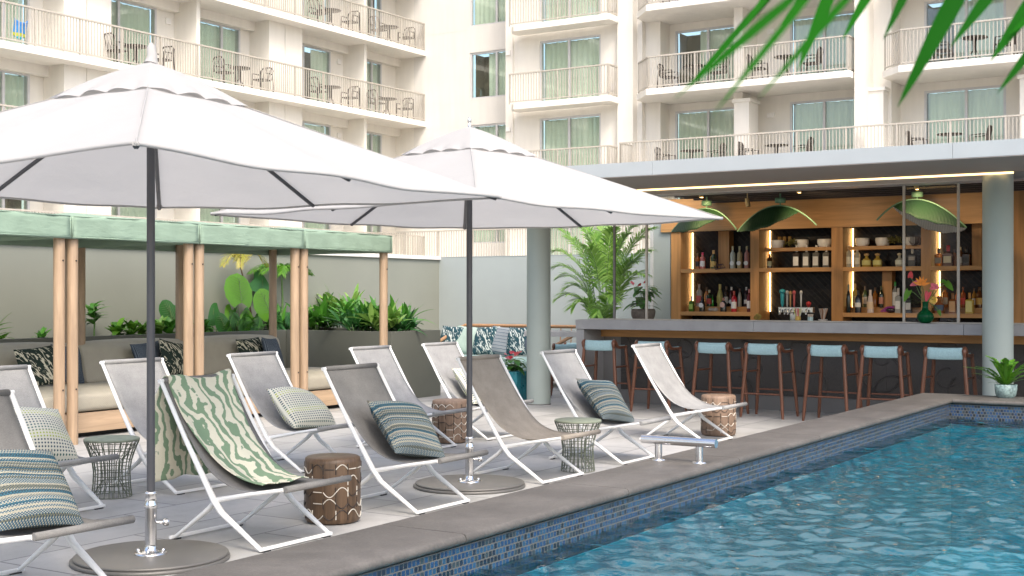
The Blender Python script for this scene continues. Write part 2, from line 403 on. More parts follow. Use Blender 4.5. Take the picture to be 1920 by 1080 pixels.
M['leaf_lime'] = leafm('lime green leaves', (.04, .17, .012), (.16, .36, .035))
M['leaf_palm'] = leafm('palm green', (.06, .19, .02), (.28, .46, .10))
M['leaf_yellow'] = leafm('yellow fern', (.28, .32, .03), (.45, .36, .05))
M['leaf_front'] = leafm('deep palm green', (.004, .07, .002), (.010, .125, .003), 0.3, .7, .08)
M['stem'] = simple('green stem', (.09, .17, .05), .6, 0, .2, 20)
M['bark'] = simple('brown bark', (.13, .085, .055), .85, 0, .3, 20, 30, .6, .02)
M['petal_red'] = simple('coral red petal', (.62, .05, .06), .3, 0, .2, 30, transl=.2)
M['petal_pink'] = simple('pink petal', (.75, .16, .22), .3, 0, .2, 30, transl=.2)
M['petal_orange'] = simple('orange petal', (.85, .28, .03), .4, 0, .2, 30, transl=.2)
M['petal_yellow'] = simple('yellow petal', (.75, .50, .08), .4, 0, .2, 30, transl=.2)
def emis(name, c, s):
    g = N(name); e = g.n('Emission', {0: (*c, 1), 1: s}); g.t.links.new(e.outputs[0], g.out.inputs[0]); return g.m
M['led'] = emis('warm led strip', (1.0, .62, .24), 5.5)
M['led_soft'] = emis('warm soffit light', (1.0, .62, .26), 1.6)
M['spot'] = emis('lit spot lens', (1.0, .62, .22), 6.0)
M['brass'] = simple('brass', (.55, .40, .20), .3, .9, .1)
_col = {}
def colm(c, rough=.4, tr=0, metal=0):
    k = (c, rough, tr, metal)
    if k not in _col:
        if tr:
            g = N('bottle glass')
            _col[k] = g.pbr(c, .05, 0, spec=.7, Transmission_Weight=tr, IOR=1.2)
        else: _col[k] = simple('paint', c, rough, metal, .06, 30, bst=0)
    return _col[k]
# =================================================================== SETTING
HC = .43; YO, YI = 3.40, 2.95; XO, XI = 13.05, 12.42; PX0, PY0 = -5.0, -2.2; WZ = .25
b = MB()
G = 90
b.add([(-G,-G,0),(G,-G,0),(G,PY0,0),(-G,PY0,0)], [(0,1,2,3)])
b.add([(-G,YI+.1,0),(G,YI+.1,0),(G,G,0),(-G,G,0)], [(0,1,2,3)])
b.add([(-G,PY0,0),(PX0,PY0,0),(PX0,YI+.1,0),(-G,YI+.1,0)], [(0,1,2,3)])
b.add([(XI+.1,PY0,0),(G,PY0,0),(G,YI+.1,0),(XI+.1,YI+.1,0)], [(0,1,2,3)])
tag(b.build('ground', M['pavers']), 'pale stone paved pool deck', kind='structure')
b = MB(); ww = .03
for (x0, x1, y0, y1) in ((PX0, XI+ww, YI+ww, YO-.03), (XI+ww, XO-.03, PY0, YO-.03), (PX0-.4, PX0-ww, PY0-.4, YO-.03), (PX0-ww, XO-.03, PY0-.4, PY0-ww)):
    b.box(x0, x1, y0, y1, -.02, HC-.05)
tag(b.build('pool_wall', M['coping']), 'stone faced raised pool surround', kind='structure')
b = MB(); zt, zb = HC-.05, WZ-.07
b.add([(PX0,YI+ww-.004,zb),(XI+ww-.004,YI+ww-.004,zb),(XI+ww-.004,YI+ww-.004,zt),(PX0,YI+ww-.004,zt)], [(0,1,2,3)])
b.add([(XI+ww-.004,PY0,zb),(XI+ww-.004,YI+ww-.004,zb),(XI+ww-.004,YI+ww-.004,zt),(XI+ww-.004,PY0,zt)], [(3,2,1,0)])
b.add([(PX0,PY0,zb),(PX0,YI+ww,zb),(PX0,YI+ww,zt),(PX0,PY0,zt)], [(0,1,2,3)])
b.add([(PX0,PY0,zb),(XI,PY0,zb),(XI,PY0,zt),(PX0,PY0,zt)], [(0,1,2,3)])
tag(b.build('waterline_tile', M['mosaic']), 'blue glass mosaic band at the waterline', kind='structure')
b = MB(); b.box(PX0, XI+ww-.006, PY0, YI+ww-.006, -1.05, -.95)
b.box(PX0, XI+ww-.006, YI+ww-.02, YI+ww-.0055, -1.0, WZ-.07); b.box(XI+ww-.02, XI+ww-.0055, PY0, YI+ww-.02, -1.0, WZ-.07)
tag(b.build('pool_floor', M['plaster']), 'blue plaster pool shell', kind='structure')
import numpy as np
def wave_mesh():
    rs = np.random.RandomState(4); xs = np.concatenate([np.arange(PX0, 2.6, .30), np.arange(2.6, XI+ww-.02, .024), [XI+ww-.006]]); ys = np.concatenate([np.arange(PY0, .2, .30), np.arange(.2, YI+ww-.02, .024), [YI+ww-.006]])
    gx, gy = np.meshgrid(xs, ys, indexing='ij'); z = np.zeros_like(gx)
    for i in range(130):
        lam = .06*(10**rs.uniform(0, .85)); a = rs.uniform(0, 2*np.pi); k = 2*np.pi/lam; ph = rs.uniform(0, 6.28)
        amp = .0019*lam**.75/.5*min(1, (.22/lam)**.8)
        env = .55+.45*np.sin(gx*rs.uniform(.4, 1.6)+gy*rs.uniform(-1.6, 1.6)+rs.uniform(0, 6))
        z += amp*env*np.sin(k*(gx*np.cos(a)+gy*np.sin(a))+ph+.6*np.sin(gx*1.7+gy*1.1+i))
    ny = len(ys); V_ = np.stack([gx, gy, WZ+z], -1).reshape(-1, 3).tolist()
    F_ = [(i*ny+j, (i+1)*ny+j, (i+1)*ny+j+1, i*ny+j+1) for i in range(len(xs)-1) for j in range(ny-1)]
    b = MB(); b.v = V_; b.f = F_; b.sm = [True]*len(F_); return b
b = wave_mesh()
tag(b.build('pool_water', M['water']), 'rippled blue pool water', kind='structure')
# coping stones with a bullnose edge
b = MB(); pr = .022
def stone(p0, p1, q0, q1, along):
    m = 6; prof = []
    for k in range(m+1):
        a = math.pi * k / m - math.pi/2; prof.append((-math.cos(a)*pr, math.sin(a)*pr))
    ring = [(q0 + pr + u, HC - pr + w) for u, w in prof] + [(q1 - pr - u, HC - pr + w) for u, w in prof[::-1]]
    n = len(ring); vs = []
    for p in (p0, p1):
        for (q, z) in ring: vs.append((p, q, z) if along == 'x' else (q, p, z))
    fs = [(k, (k+1) % n, n+(k+1) % n, n+k) for k in range(n)]
    if along == 'x': fs = [f[::-1] for f in fs]
    b.add(vs, fs, True); b.add(vs[:n], [tuple(range(n))]); b.add(vs[n:], [tuple(range(n))[::-1]])
x = XO
while x > PX0 - .6:
    x2 = max(x - 1.45, PX0-.6) ; stone(x2+.006, x, YI, YO, 'x'); x = x2
y = YI
while y > PY0 - .6:
    y2 = y - 1.2; stone(y2+.003, y-.003, XI, XO, 'y'); y = y2
stone(PY0-.5, YI-.003, PX0-.5, PX0, 'y')
x = XI
while x > PX0: x2 = x - 1.45; stone(x2+.003, x-.003, PY0-.46, PY0, 'x'); x = x2
tag(b.build('pool_coping', M['coping']), 'brown grey coping stones round the pool', kind='structure')

# ------------------------------------------------------------------ walls and planters
w = thing('garden_wall', 'tall sage rendered wall running behind the cabanas', 'wall', (0, 12.9, 0))
b = MB(); b.box(-12, 18.2, 0, .25, 0, 2.0); b.build('wall_face', M['wall_grey'], w)
b = MB(); b.box(-12, 18.2, -.04, .30, 2.0, 2.06); b.build('coping_cap', M['cap'], w, bevel=.006)
w = thing('end_wall', 'blue grey rendered wall behind the patterned cushion sofa', 'wall', (18.2, 0, 0))
b = MB(); b.box(0, .25, 4, 13.15, 0, 2.04); b.build('wall_face', M['wall_blue'], w)
b = MB(); b.box(-.004, .26, 4, 12.86, 2.04, 2.052); b.build('coping_cap', M['wall_blue'], w)
PZ = .915
pl = thing('planter_box', 'long grey green planter box stepping forward past the last cabana', 'planter', (0, 0, 0))
b = MB(); x0, x1, yf, yb, xs = -10, 14.73, 10.44, 12.86, 13.64; t = .035
b.box(x0, xs, 12.28, 12.28+t, 0, PZ); b.box(xs, xs+t, yf, 12.28, 0, PZ); b.box(xs+t, x1, yf, yf+t, 0, PZ); b.box(x1, x1+t, yf, yb, 0, PZ)
b.box(xs+t, x1, yb-.02, yb, 0, PZ)
b.build('box_wall', M['planter'], pl, bevel=.004)
b = MB(); b.box(x0, xs+t, 12.28+t, yb, .6, PZ-.07); b.box(xs+t, x1, yf+t, yb-.02, .6, PZ-.065); b.build('soil', M['soil'], pl)

# ------------------------------------------------------------------ cabanas
CX = [6.38, 8.01, 9.62, 11.25, 12.89]; CY0, CY1 = 9.87, 11.77
def canopy_mesh(wd, dp, seed):
    rnd = random.Random(seed); ph = [rnd.uniform(0, 6.28) for _ in range(8)]
    b = MB(); z0, z1, pk = 1.925, 2.13, .09; g = .012
    def wr(s, k): return .005*math.sin(s*7+ph[k])+.003*math.sin(s*13+ph[k+1])
    # valance, four sides in one strip
    per = [(g, 0), (wd-g, 0), (wd-g, dp), (g, dp)]; n = 26; rows = 6
    for e in range(4):
        a, c = Vector(per[e]), Vector(per[(e+1) % 4]); d = c-a; nn = Vector((d.y, -d.x)).normalized()
        def fn(u, v, a=a, d=d, nn=nn, e=e):
            k = math.sin(math.pi*u); off = (wr(u*5, e) * (1-v*.5) + .004*math.sin(u*17+v*4+ph[e])) * min(1, k*3)
            p = a + d*u + nn*off
            return (p.x, p.y, z0 + (z1-z0)*v + .002*math.sin(u*9+ph[e+2])*(1-v) + .008*math.sin(math.pi*u)*v)
        b.grid(fn, n, rows)
    def top(u, v):
        k = min(min(u, 1-u), min(v, 1-v))*2
        ex = .008*math.sin(math.pi*u) if v in (0, 1) else (.008*math.sin(math.pi*v) if u in (0, 1) else 0)
        return (g+(wd-2*g)*u, dp*v, z1 + ex + pk*k*.9 + .022*math.sin(math.pi*u)*math.sin(math.pi*v) + .006*math.sin(u*12+ph[5])*math.sin(v*9+ph[6])*min(1, k*4))
    b.grid(top, 20, 20)
    for (x, y) in ((g, 0), (wd-g, 0)): b.tube([(x, y-.001, z0), (x, y-.001, z1)], .004, 5)
    b.tube([(g, -.004, z0+.012), (wd/2, -.006, z0+.012), (wd-g, -.004, z0+.012)], .003, 5)
    b.tube([(g, -.001, z1+.001), (wd/2, -.001, z1+.010), (wd-g, -.001, z1+.001)], .004, 5)
    return b
def make_cushion(x0, x1, y0, y1, z0, z1, puff=.03, n=10, slant=0):
    b = MB(); cx, cy, cz = (x0+x1)/2, (y0+y1)/2, (z0+z1)/2; hx, hy, hz = (x1-x0)/2, (y1-y0)/2, (z1-z0)/2
    def sgn(v): return -1 if v < 0 else 1
    def proj(p):
        x, y, z = p; e = 5.0
        l = (abs(x)**e+abs(y)**e+abs(z)**e)**(1/e); m = max(abs(x), abs(y), abs(z))
        k = m/l if l else 1; k = .5+.5*k if False else k
        r = min(hx, hy, hz)*.5
        qx = sgn(x)*(hx - r*(1-min(1, 1))) if False else x*hx; q = [x*hx, y*hy, z*hz]
        # rounded box: pull edges in by a small radius
        c = [max(-h+r, min(h-r, v)) for v, h in zip(q, (hx, hy, hz))]
        d = Vector([a-b_ for a, b_ in zip(q, c)])
        if d.length > 1e-9: d = d.normalized()*r
        q = Vector(c)+d
        pz = puff*(1-min(1, abs(x))**2)*(1-min(1, abs(y))**2) if abs(z) > .99 else 0
        py = puff*.6*(1-x*x)*(1-z*z) if abs(y) > .99 else 0
        return (cx+q.x, cy+q.y+sgn(y)*py+slant*(z+1)/2, cz+q.z+sgn(z)*pz)
    m = [-1+2*i/n for i in range(n+1)]; m = [sgn(t)*abs(t)**.6 for t in m]
    for ax in range(3):
        for s_ in (-1, 1):
            def fn(u, v, ax=ax, s_=s_):
                a, c = m[round(u*n)], m[round(v*n)]
                p = [(s_, a, c), (a, s_, c), (a, c, s_)][ax]; return proj(p)
            b.grid(fn, n, n)
    return b
clabels = ['mint topped cabana at the left edge of the terrace, mostly cut off by the photo',
           'mint topped cabana just left of the front parasol pole',
           'mint topped cabana in the middle of the row behind the zebra towel chair',
           'mint topped cabana at the end of the row nearest the big leafed plants']
slabels = ['oatmeal sofa under the cabana cut off at the left edge',
           'oatmeal sofa left of the front parasol pole, its cushions behind paired posts',
           'oatmeal sofa behind the parasol pole and zebra towel chair',
           'oatmeal sofa at the end of the row, beside the grey planter face']
for i in range(4):
    wd = CX[i+1]-CX[i]; c = thing('cabana', clabels[i], 'cabana', (CX[i], CY0, 0), group='mint topped cabanas in a row')
    pr_ = .052
    for (px_, py_) in ((.075, .06), (wd-.075, .06), (.075, CY1-CY0), (wd-.075, CY1-CY0)):
        b = MB(); b.lathe([(pr_, 0), (pr_, 2.03)], n=20); p = b.build('post', M['post_wood'], c, (px_, py_, 0))
        if py_ < .1:
            q = MB(); q.lathe([(.0, 0), (.008, 0), (.008, .007), (0, .009)], n=8); q.build('bolt', M['bronze_metal'], p, (0, -pr_, 1.72), (R(90), 0, 0)); 
            q = MB(); q.lathe([(.0, 0), (.008, 0), (.008, .007), (0, .009)], n=8); q.build('bolt', M['bronze_metal'], p, (0, -pr_, .52), (R(90), 0, 0))
    canopy_mesh(wd, CY1-CY0+.08, i).build('canopy', M['green_canvas'], c, (0, -.02, 0), solid=.006)
    b = MB()
    for yy in (.06, CY1-CY0): b.box(.075, wd-.075, yy-.02, yy+.02, 2.03, 2.07)
    for xx in (.075, wd-.075): b.box(xx-.018, xx+.018, .09, CY1-CY0-.03, 2.03, 2.065)
    b.build('top_rail', M['green_canvas'], c, bevel=.003)
    s = thing('terrace_sofa', slabels[i], 'sofa', (CX[i], 10.3, 0), group='oatmeal sofas under the cabanas')
    e1 = wd+ (.42 if i == 3 else -.01)
    b = MB(); b.box(.0, e1, 0, .03, .05, .245); b.box(.0, e1, 1.78, 1.81, .05, .245); b.box(.0, .03, .03, 1.78, .05, .245); b.box(e1-.03, e1, .03, 1.78, .05, .245); b.box(.03, e1-.03, .03, 1.78, .2, .24)
    b.build('plinth', M['bench_wood'], s, bevel=.003)
    b = MB(); b.box(.08, e1-.08, .12, 1.7, 0.0, .2); b.build('base_frame', M['black_rubber'], s)
    make_cushion(.008, e1-.008, -.02, 1.3, .25, .44, .02).build('seat_cushion', M['sofa'], s)
    make_cushion(.01, min(wd, e1)-.02, 1.28, 1.58, .40, .865, .03, slant=.10).build('back_cushion', M['sofa'], s)

# ------------------------------------------------------------------ pillows
def pillow_mesh(wx, wy, th, n=18, seed=0):
    rnd = random.Random(seed); p1, p2 = rnd.uniform(0, 6), rnd.uniform(0, 6); b = MB()
    for s_ in (1, -1):
        def fn(u, v, s_=s_):
            x, y = 2*u-1, 2*v-1
            t = max(0, (1-x*x))**.42*max(0, (1-y*y))**.42
            px = x*(1-.05*(1-y*y)*abs(x)**2)*wx/2; py = y*(1-.05*(1-x*x)*abs(y)**2)*wy/2
            z = s_*th/2*t*(1+.10*math.sin(3.1*x+p1)*math.sin(2.7*y+p2)) + .012*math.sin(2*x+p2)*math.sin(2.3*y+p1)
            return (px, py, z)
        b.grid(fn, n, n)
        if s_ == 1: 
            k = len(b.f); b.f = [f[::-1] for f in b.f] if False else b.f
    return b
def pillow(name, mat, label, loc, right, up, size=(.45, .45), th=.16, cat='cushion', group=None, seed=0):
    """right = direction of its width, up = direction of its height (world)."""
    r = Vector(right).normalized(); u = Vector(up); u = (u - r*u.dot(r)).normalized(); nrm = r.cross(u)
    m = Matrix((r, u, nrm)).transposed()
    o = pillow_mesh(size[0], size[1], th, seed=seed).build(name, mat, None, loc, m.to_euler())
    return tag(o, label, cat, group)
# on the cabana sofas: lean back against the back cushions
def sofa_pillow(px, mat, label, yy=11.50, tilt=.28, rot=0, size=(.43, .43), z=.44, group='scatter cushions on the cabana sofas', seed=0, yaw=0):
    X = Xat(px, yy); r = Vector((math.cos(yaw), math.sin(yaw), 0)); up = Vector((-math.sin(yaw)*tilt, math.cos(yaw)*tilt, 1)).normalized()
    a = rot; rr = r*math.cos(a)+up*math.sin(a); uu = -r*math.sin(a)+up*math.cos(a)
    pillow('scatter_cushion', mat, label, (X, yy, z+size[1]*.5*(abs(math.cos(a))+abs(math.sin(a))*.6)*.95), rr, uu, size, .15, group=group, seed=seed)
sofa_pillow(72, M['p_leaf'], 'leaf print cushion on the sofa at the left, behind the first chairs', 11.30, .35, .10, seed=1, yaw=-.3)
sofa_pillow(128, M['p_knit'], 'navy knit cushion behind the pair of cabana posts at the left', 11.40, .35, -.12, seed=2, yaw=.25)
sofa_pillow(280, M['p_knit'], 'navy knit cushion half hidden by the parasol pole on the sofa', 11.44, .35, .06, seed=3)
sofa_pillow(326, M['p_leaf'], 'leaf print cushion just right of the front parasol pole', 11.32, .35, -.18, seed=4, yaw=.2)
sofa_pillow(472, M['p_leaf'], 'leaf print cushion on the end sofa beside the grey planter', 11.46, .3, .05, seed=5)
sofa_pillow(512, M['p_knit'], 'navy knit cushion at the right end of the end sofa', 11.32, .35, -.08, seed=6, yaw=.35)

# ------------------------------------------------------------------ end wall rattan sofa
s = thing('rattan_sofa', 'low rattan sofa with aqua seat against the blue grey wall', 'sofa', (0, 0, 0))
ya, yb_ = 9.84, 12.15; xf, xb = 16.75, 17.75
make_cushion(xf, xb-.1, ya+.05, (ya+yb_)/2-.01, .24, .42, .02).build('seat_cushion', M['aqua_fabric'], s)
make_cushion(xf, xb-.1, (ya+yb_)/2+.01, yb_-.05, .24, .42, .02).build('seat_cushion', M['aqua_fabric'], s)
b = MB()
b.tube([(xf+.1, yb_, .55), (xb-.05, yb_, .84), (xb, yb_-.1, .9), (xb, ya+.1, .9), (xb-.05, ya, .84), (xf+.1, ya, .62)], .028, 10)
for yy in (ya, yb_): b.tube([(xf+.1, yy, .58), (xf+.05, yy, .5), (xf+.05, yy, 0)], .025); b.tube([(xb-.05, yy, .84), (xb-.02, yy, 0)], .025)
for k in range(1, 12): yy = ya+(yb_-ya)*k/12; b.tube([(xb, yy, .9), (xb-.06, yy, .3)], .010, 6)
b.box(xf, xb-.02, ya+.03, yb_-.03, .18, .235)
b.build('frame', M['rope'], s)
ep = [(841, 'p_teal', 'teal leaf print cushion at the far left of the rattan sofa'), (867, 'p_plain', 'plain pale aqua cushion beside the rear parasol pole'),
      (906, 'p_teal', 'teal leaf print cushion in the middle of the rattan sofa'), (934, 'p_stripe', 'striped grey cushion on the rattan sofa'),
      (969, 'p_teal', 'teal leaf print cushion beside the round sage column'), (995, 'p_knit', 'navy cushion mostly hidden by the round sage column')]
for k, (px, mt, lb) in enumerate(ep):
    yy = Yat(px, 17.3)
    pillow('scatter_cushion', M[mt], lb, (17.38+.02*(k % 2), yy, .665), (0, -1, random.uniform(-.12, .12)), (.3, 0, 1), (.47, .47), .16, group='scatter cushions on the rattan sofa', seed=10+k)

# ------------------------------------------------------------------ round columns
for px, X, lb in ((1010, 14.25, 'thick round sage column beside the rattan sofa'), (1871, 14.1, 'thick round pale column at the right end of the bar')):
    Y = Yat(px, X); c = thing('round_column', lb, 'column', (X, Y, 0), group='round columns under the bar roof')
    b = MB(); b.lathe([(.153, 0), (.153, 2.66)], n=48); b.build('shaft', M['column'], c)
    b = MB(); b.lathe([(.158, 0), (.158, .012)], n=48); b.build('base_ring', M['kick'], c)

# ------------------------------------------------------------------ deck chairs
# profile is (forward, height); the chair faces -Y, its width runs along X
CW = .60
def catmull(pts, n):
    P = [Vector(p) for p in pts]; P = [P[0]*2-P[1]] + P + [P[-1]*2-P[-2]]; out = []
    for i in range(1, len(P)-2):
        for k in range(n):
            t = k/n; a, b_, c, d = P[i-1], P[i], P[i+1], P[i+2]
            out.append(.5*((2*b_)+(c-a)*t+(2*a-5*b_+4*c-d)*t*t+(3*b_-a-3*c+d)*t**3))
    out.append(P[-2]); return out
SL = catmull([(-.42, .905), (-.33, .76), (-.20, .57), (-.06, .42), (.08, .345), (.22, .325), (.36, .335), (.51, .352)], 5)
def make_chair(label, mat, seed=0):
    t = thing('deck_chair', label, 'deck chair', group='white framed sling deck chairs on the terrace')
    for xs in (.014, CW-.014):
        b = MB()
        b.tube([(xs, .42, .905), (xs, .22, .58), (xs, .0, .255), (xs, -.06, .19), (xs, -.35, .015)], [.0135, .0155, .022, .022, .014], 10, flat=.75)
        b.build('back_rail', M['white_metal'], t)
        xi = xs + (.022 if xs < .3 else -.022)
        b = MB(); b.tube([(xi, -.50, .35), (xi, -.25, .305), (xi, .0, .255), (xi, .06, .20), (xi, .33, .015)], [.015, .017, .022, .020, .013], 10, flat=.75)
        b.build('seat_rail', M['white_metal'], t)
    b = MB(); b.tube([(.0, .42, .905), (CW, .42, .905)], .0125, 10); b.build('top_bar', M['white_metal'], t)
    for yy in (-.355, .335):
        b = MB(); b.box(.0, CW, yy-.009, yy+.009, .007, .026); f = b.build('foot_bar', M['white_metal'], t, bevel=.004)
        for xx in (.05, CW-.05):
            b = MB(); b.box(xx-.03, xx+.03, yy-.010, yy+.010, 0, .007); b.build('foot_pad', M['black_rubber'], f)
    b = MB(); rnd = random.Random(seed); p = rnd.uniform(0, 6)
    sag = 1 if seed % 3 else 1.5
    def fn(u, v):
        q = SL[round(u*(len(SL)-1))]; k = math.sin(math.pi*u)
        xx = .034 + (CW-.068)*v; ed = 4*v*(1-v)
        z = q[1] - .030*sag*ed*k + .004*math.sin(u*14+p)*math.sin(v*5) * k
        return (xx, -q[0] - .012*ed*k, z)
    b.grid(fn, len(SL)-1, 12)
    b.tube([(.03, -.512, .352), (CW-.03, -.512, .352)], .017, 10)
    b.tube([(.03, .42, .905), (CW-.03, .42, .905)], .0165, 10)
    b.build('sling', mat, t, solid=.003)
    return t
FY, RY = 5.245, 7.16
chairs = [ # x, y, sling, label
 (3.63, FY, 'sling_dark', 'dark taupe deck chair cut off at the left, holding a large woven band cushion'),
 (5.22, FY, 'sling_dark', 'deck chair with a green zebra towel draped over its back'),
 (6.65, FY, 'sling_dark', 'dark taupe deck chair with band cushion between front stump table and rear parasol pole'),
 (8.22, FY, 'sling_tan', 'empty sandy deck chair just right of the rear parasol pole'),
 (9.49, FY, 'sling', 'grey deck chair with a woven band cushion right of the wire basket table'),
 (11.2, FY, 'sling', 'empty grey deck chair behind the steel grab rail, nearest the bar stools'),
 (5.2, RY, 'sling', 'grey deck chair with a dotted cushion at the left of the rear row'),
 (6.42, RY, 'sling', 'empty grey deck chair behind the front parasol pole'),
 (7.72, RY, 'sling', 'grey deck chair with a dotted cushion in front of the end cabana sofa'),
 (9.27, RY, 'sling', 'empty grey deck chair in front of the grey planter box'),
 (10.4, RY, 'sling', 'grey deck chair with a half hidden dotted cushion near the rattan sofa')]
for k, (x, y, mt, lb) in enumerate(chairs):
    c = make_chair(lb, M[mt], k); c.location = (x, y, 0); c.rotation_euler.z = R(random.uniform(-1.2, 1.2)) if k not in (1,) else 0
def chair_pillow(cx, cy, mt, lb, f=.06, z=.50, size=(.49, .46), xo=.30, roll=0, seed=0, tilt=.95, th=.19):
    # leans on the sling: up vector goes back and up
    up = Vector((0, math.cos(R(90*tilt*.55)), math.sin(R(90*tilt*.55)))); r = Vector((1, 0, 0))
    rr = r*math.cos(roll)+up*math.sin(roll); uu = -r*math.sin(roll)+up*math.cos(roll)
    pillow('chair_cushion', M[mt], lb, (cx+xo, cy-f, z), rr, uu, size, th, group='cushions on the deck chairs', seed=seed)
chair_pillow(3.63, FY, 'p_bands', 'woven teal and cream band cushion on the chair cut off at the left', f=.07, z=.49, roll=-.12, seed=21)
chair_pillow(6.65, FY, 'p_bands', 'woven band cushion on the dark chair right of the wood stump table', f=.06, z=.505, roll=-.22, seed=22)
chair_pillow(9.49, FY, 'p_bands', 'woven band cushion on the chair behind the wire basket table', f=.05, z=.50, roll=-.2, seed=23)
chair_pillow(5.2, RY, 'p_dots', 'dotted cream cushion on the leftmost rear chair', f=.05, z=.49, roll=-.15, seed=24)
chair_pillow(7.72, RY, 'p_dots', 'dotted cream cushion on the chair before the end cabana sofa', f=.11, z=.475, roll=-.12, seed=25, tilt=.8)
chair_pillow(10.4, RY, 'p_dots', 'dotted cushion mostly hidden behind the rear parasol pole', f=.05, z=.49, roll=-.15, seed=26)
# zebra towel: follows the sling, folds over the top bar and hangs behind
SLV = [Vector((-q[0], q[1])) for q in SL]          # (y, z) of the sling
pts = []
for q in SLV[::-1]:
    if q.x > -.27: pts.append(Vector((q.x, q.y)))
front = [p + Vector((-.012, .012)) for p in pts]
front = front[:-1]
over = [Vector((.395, .928)), Vector((.425, .936)), Vector((.448, .915))]
back = [Vector((.452 + .012*math.sin(i*.9), .86-.06*i)) for i in range(0, 10)]
path = front + over + back; L = [0]
for a, c in zip(path, path[1:]): L.append(L[-1]+(c-a).length)
def along(s):
    s *= L[-1]
    for i in range(len(L)-1):
        if s <= L[i+1]+1e-9: t = (s-L[i])/(L[i+1]-L[i]); return path[i].lerp(path[i+1], t), L[i]+(L[i+1]-L[i])*t
def tow(u, v):
    p, s = along(u); ed = 4*v*(1-v); f = min(1, s/.12)
    w0, w1 = .125 - .07*min(1, s/.7) + .012*math.sin(s*7), .49 + .055*min(1, s/.7) + .012*math.sin(s*6+1)
    inback = max(0, (s - (L[len(front)+2])))/.6
    x = w0 + (w1-w0)*v + .05*inback*0
    if inback > 0: x = .03 + .5*v*(1) + .0; x = (w0+(w1-w0)*v)*(1-min(1, inback*3)) + (-.03+.52*v)*min(1, inback*3)
    z = p.y - .028*ed*(1-min(1, inback*2))*min(1, s/.15) + .006*math.sin(v*9+s*6)+.004*math.sin(v*17+s*11)
    y = p.x + .012*math.sin(v*8+s*2)*min(1, inback*3) - .010*math.sin(v*8+s*5)*(1-min(1, inback))
    return (x, y, z + .008)
b = MB(); b.grid(tow, 70, 26)
t_ = b.build('zebra_towel', M['zebra'], None, (5.22, FY, 0), solid=.006)
tag(t_, 'cream towel with green zebra stripes draped over the deck chair beside the front parasol', 'towel')

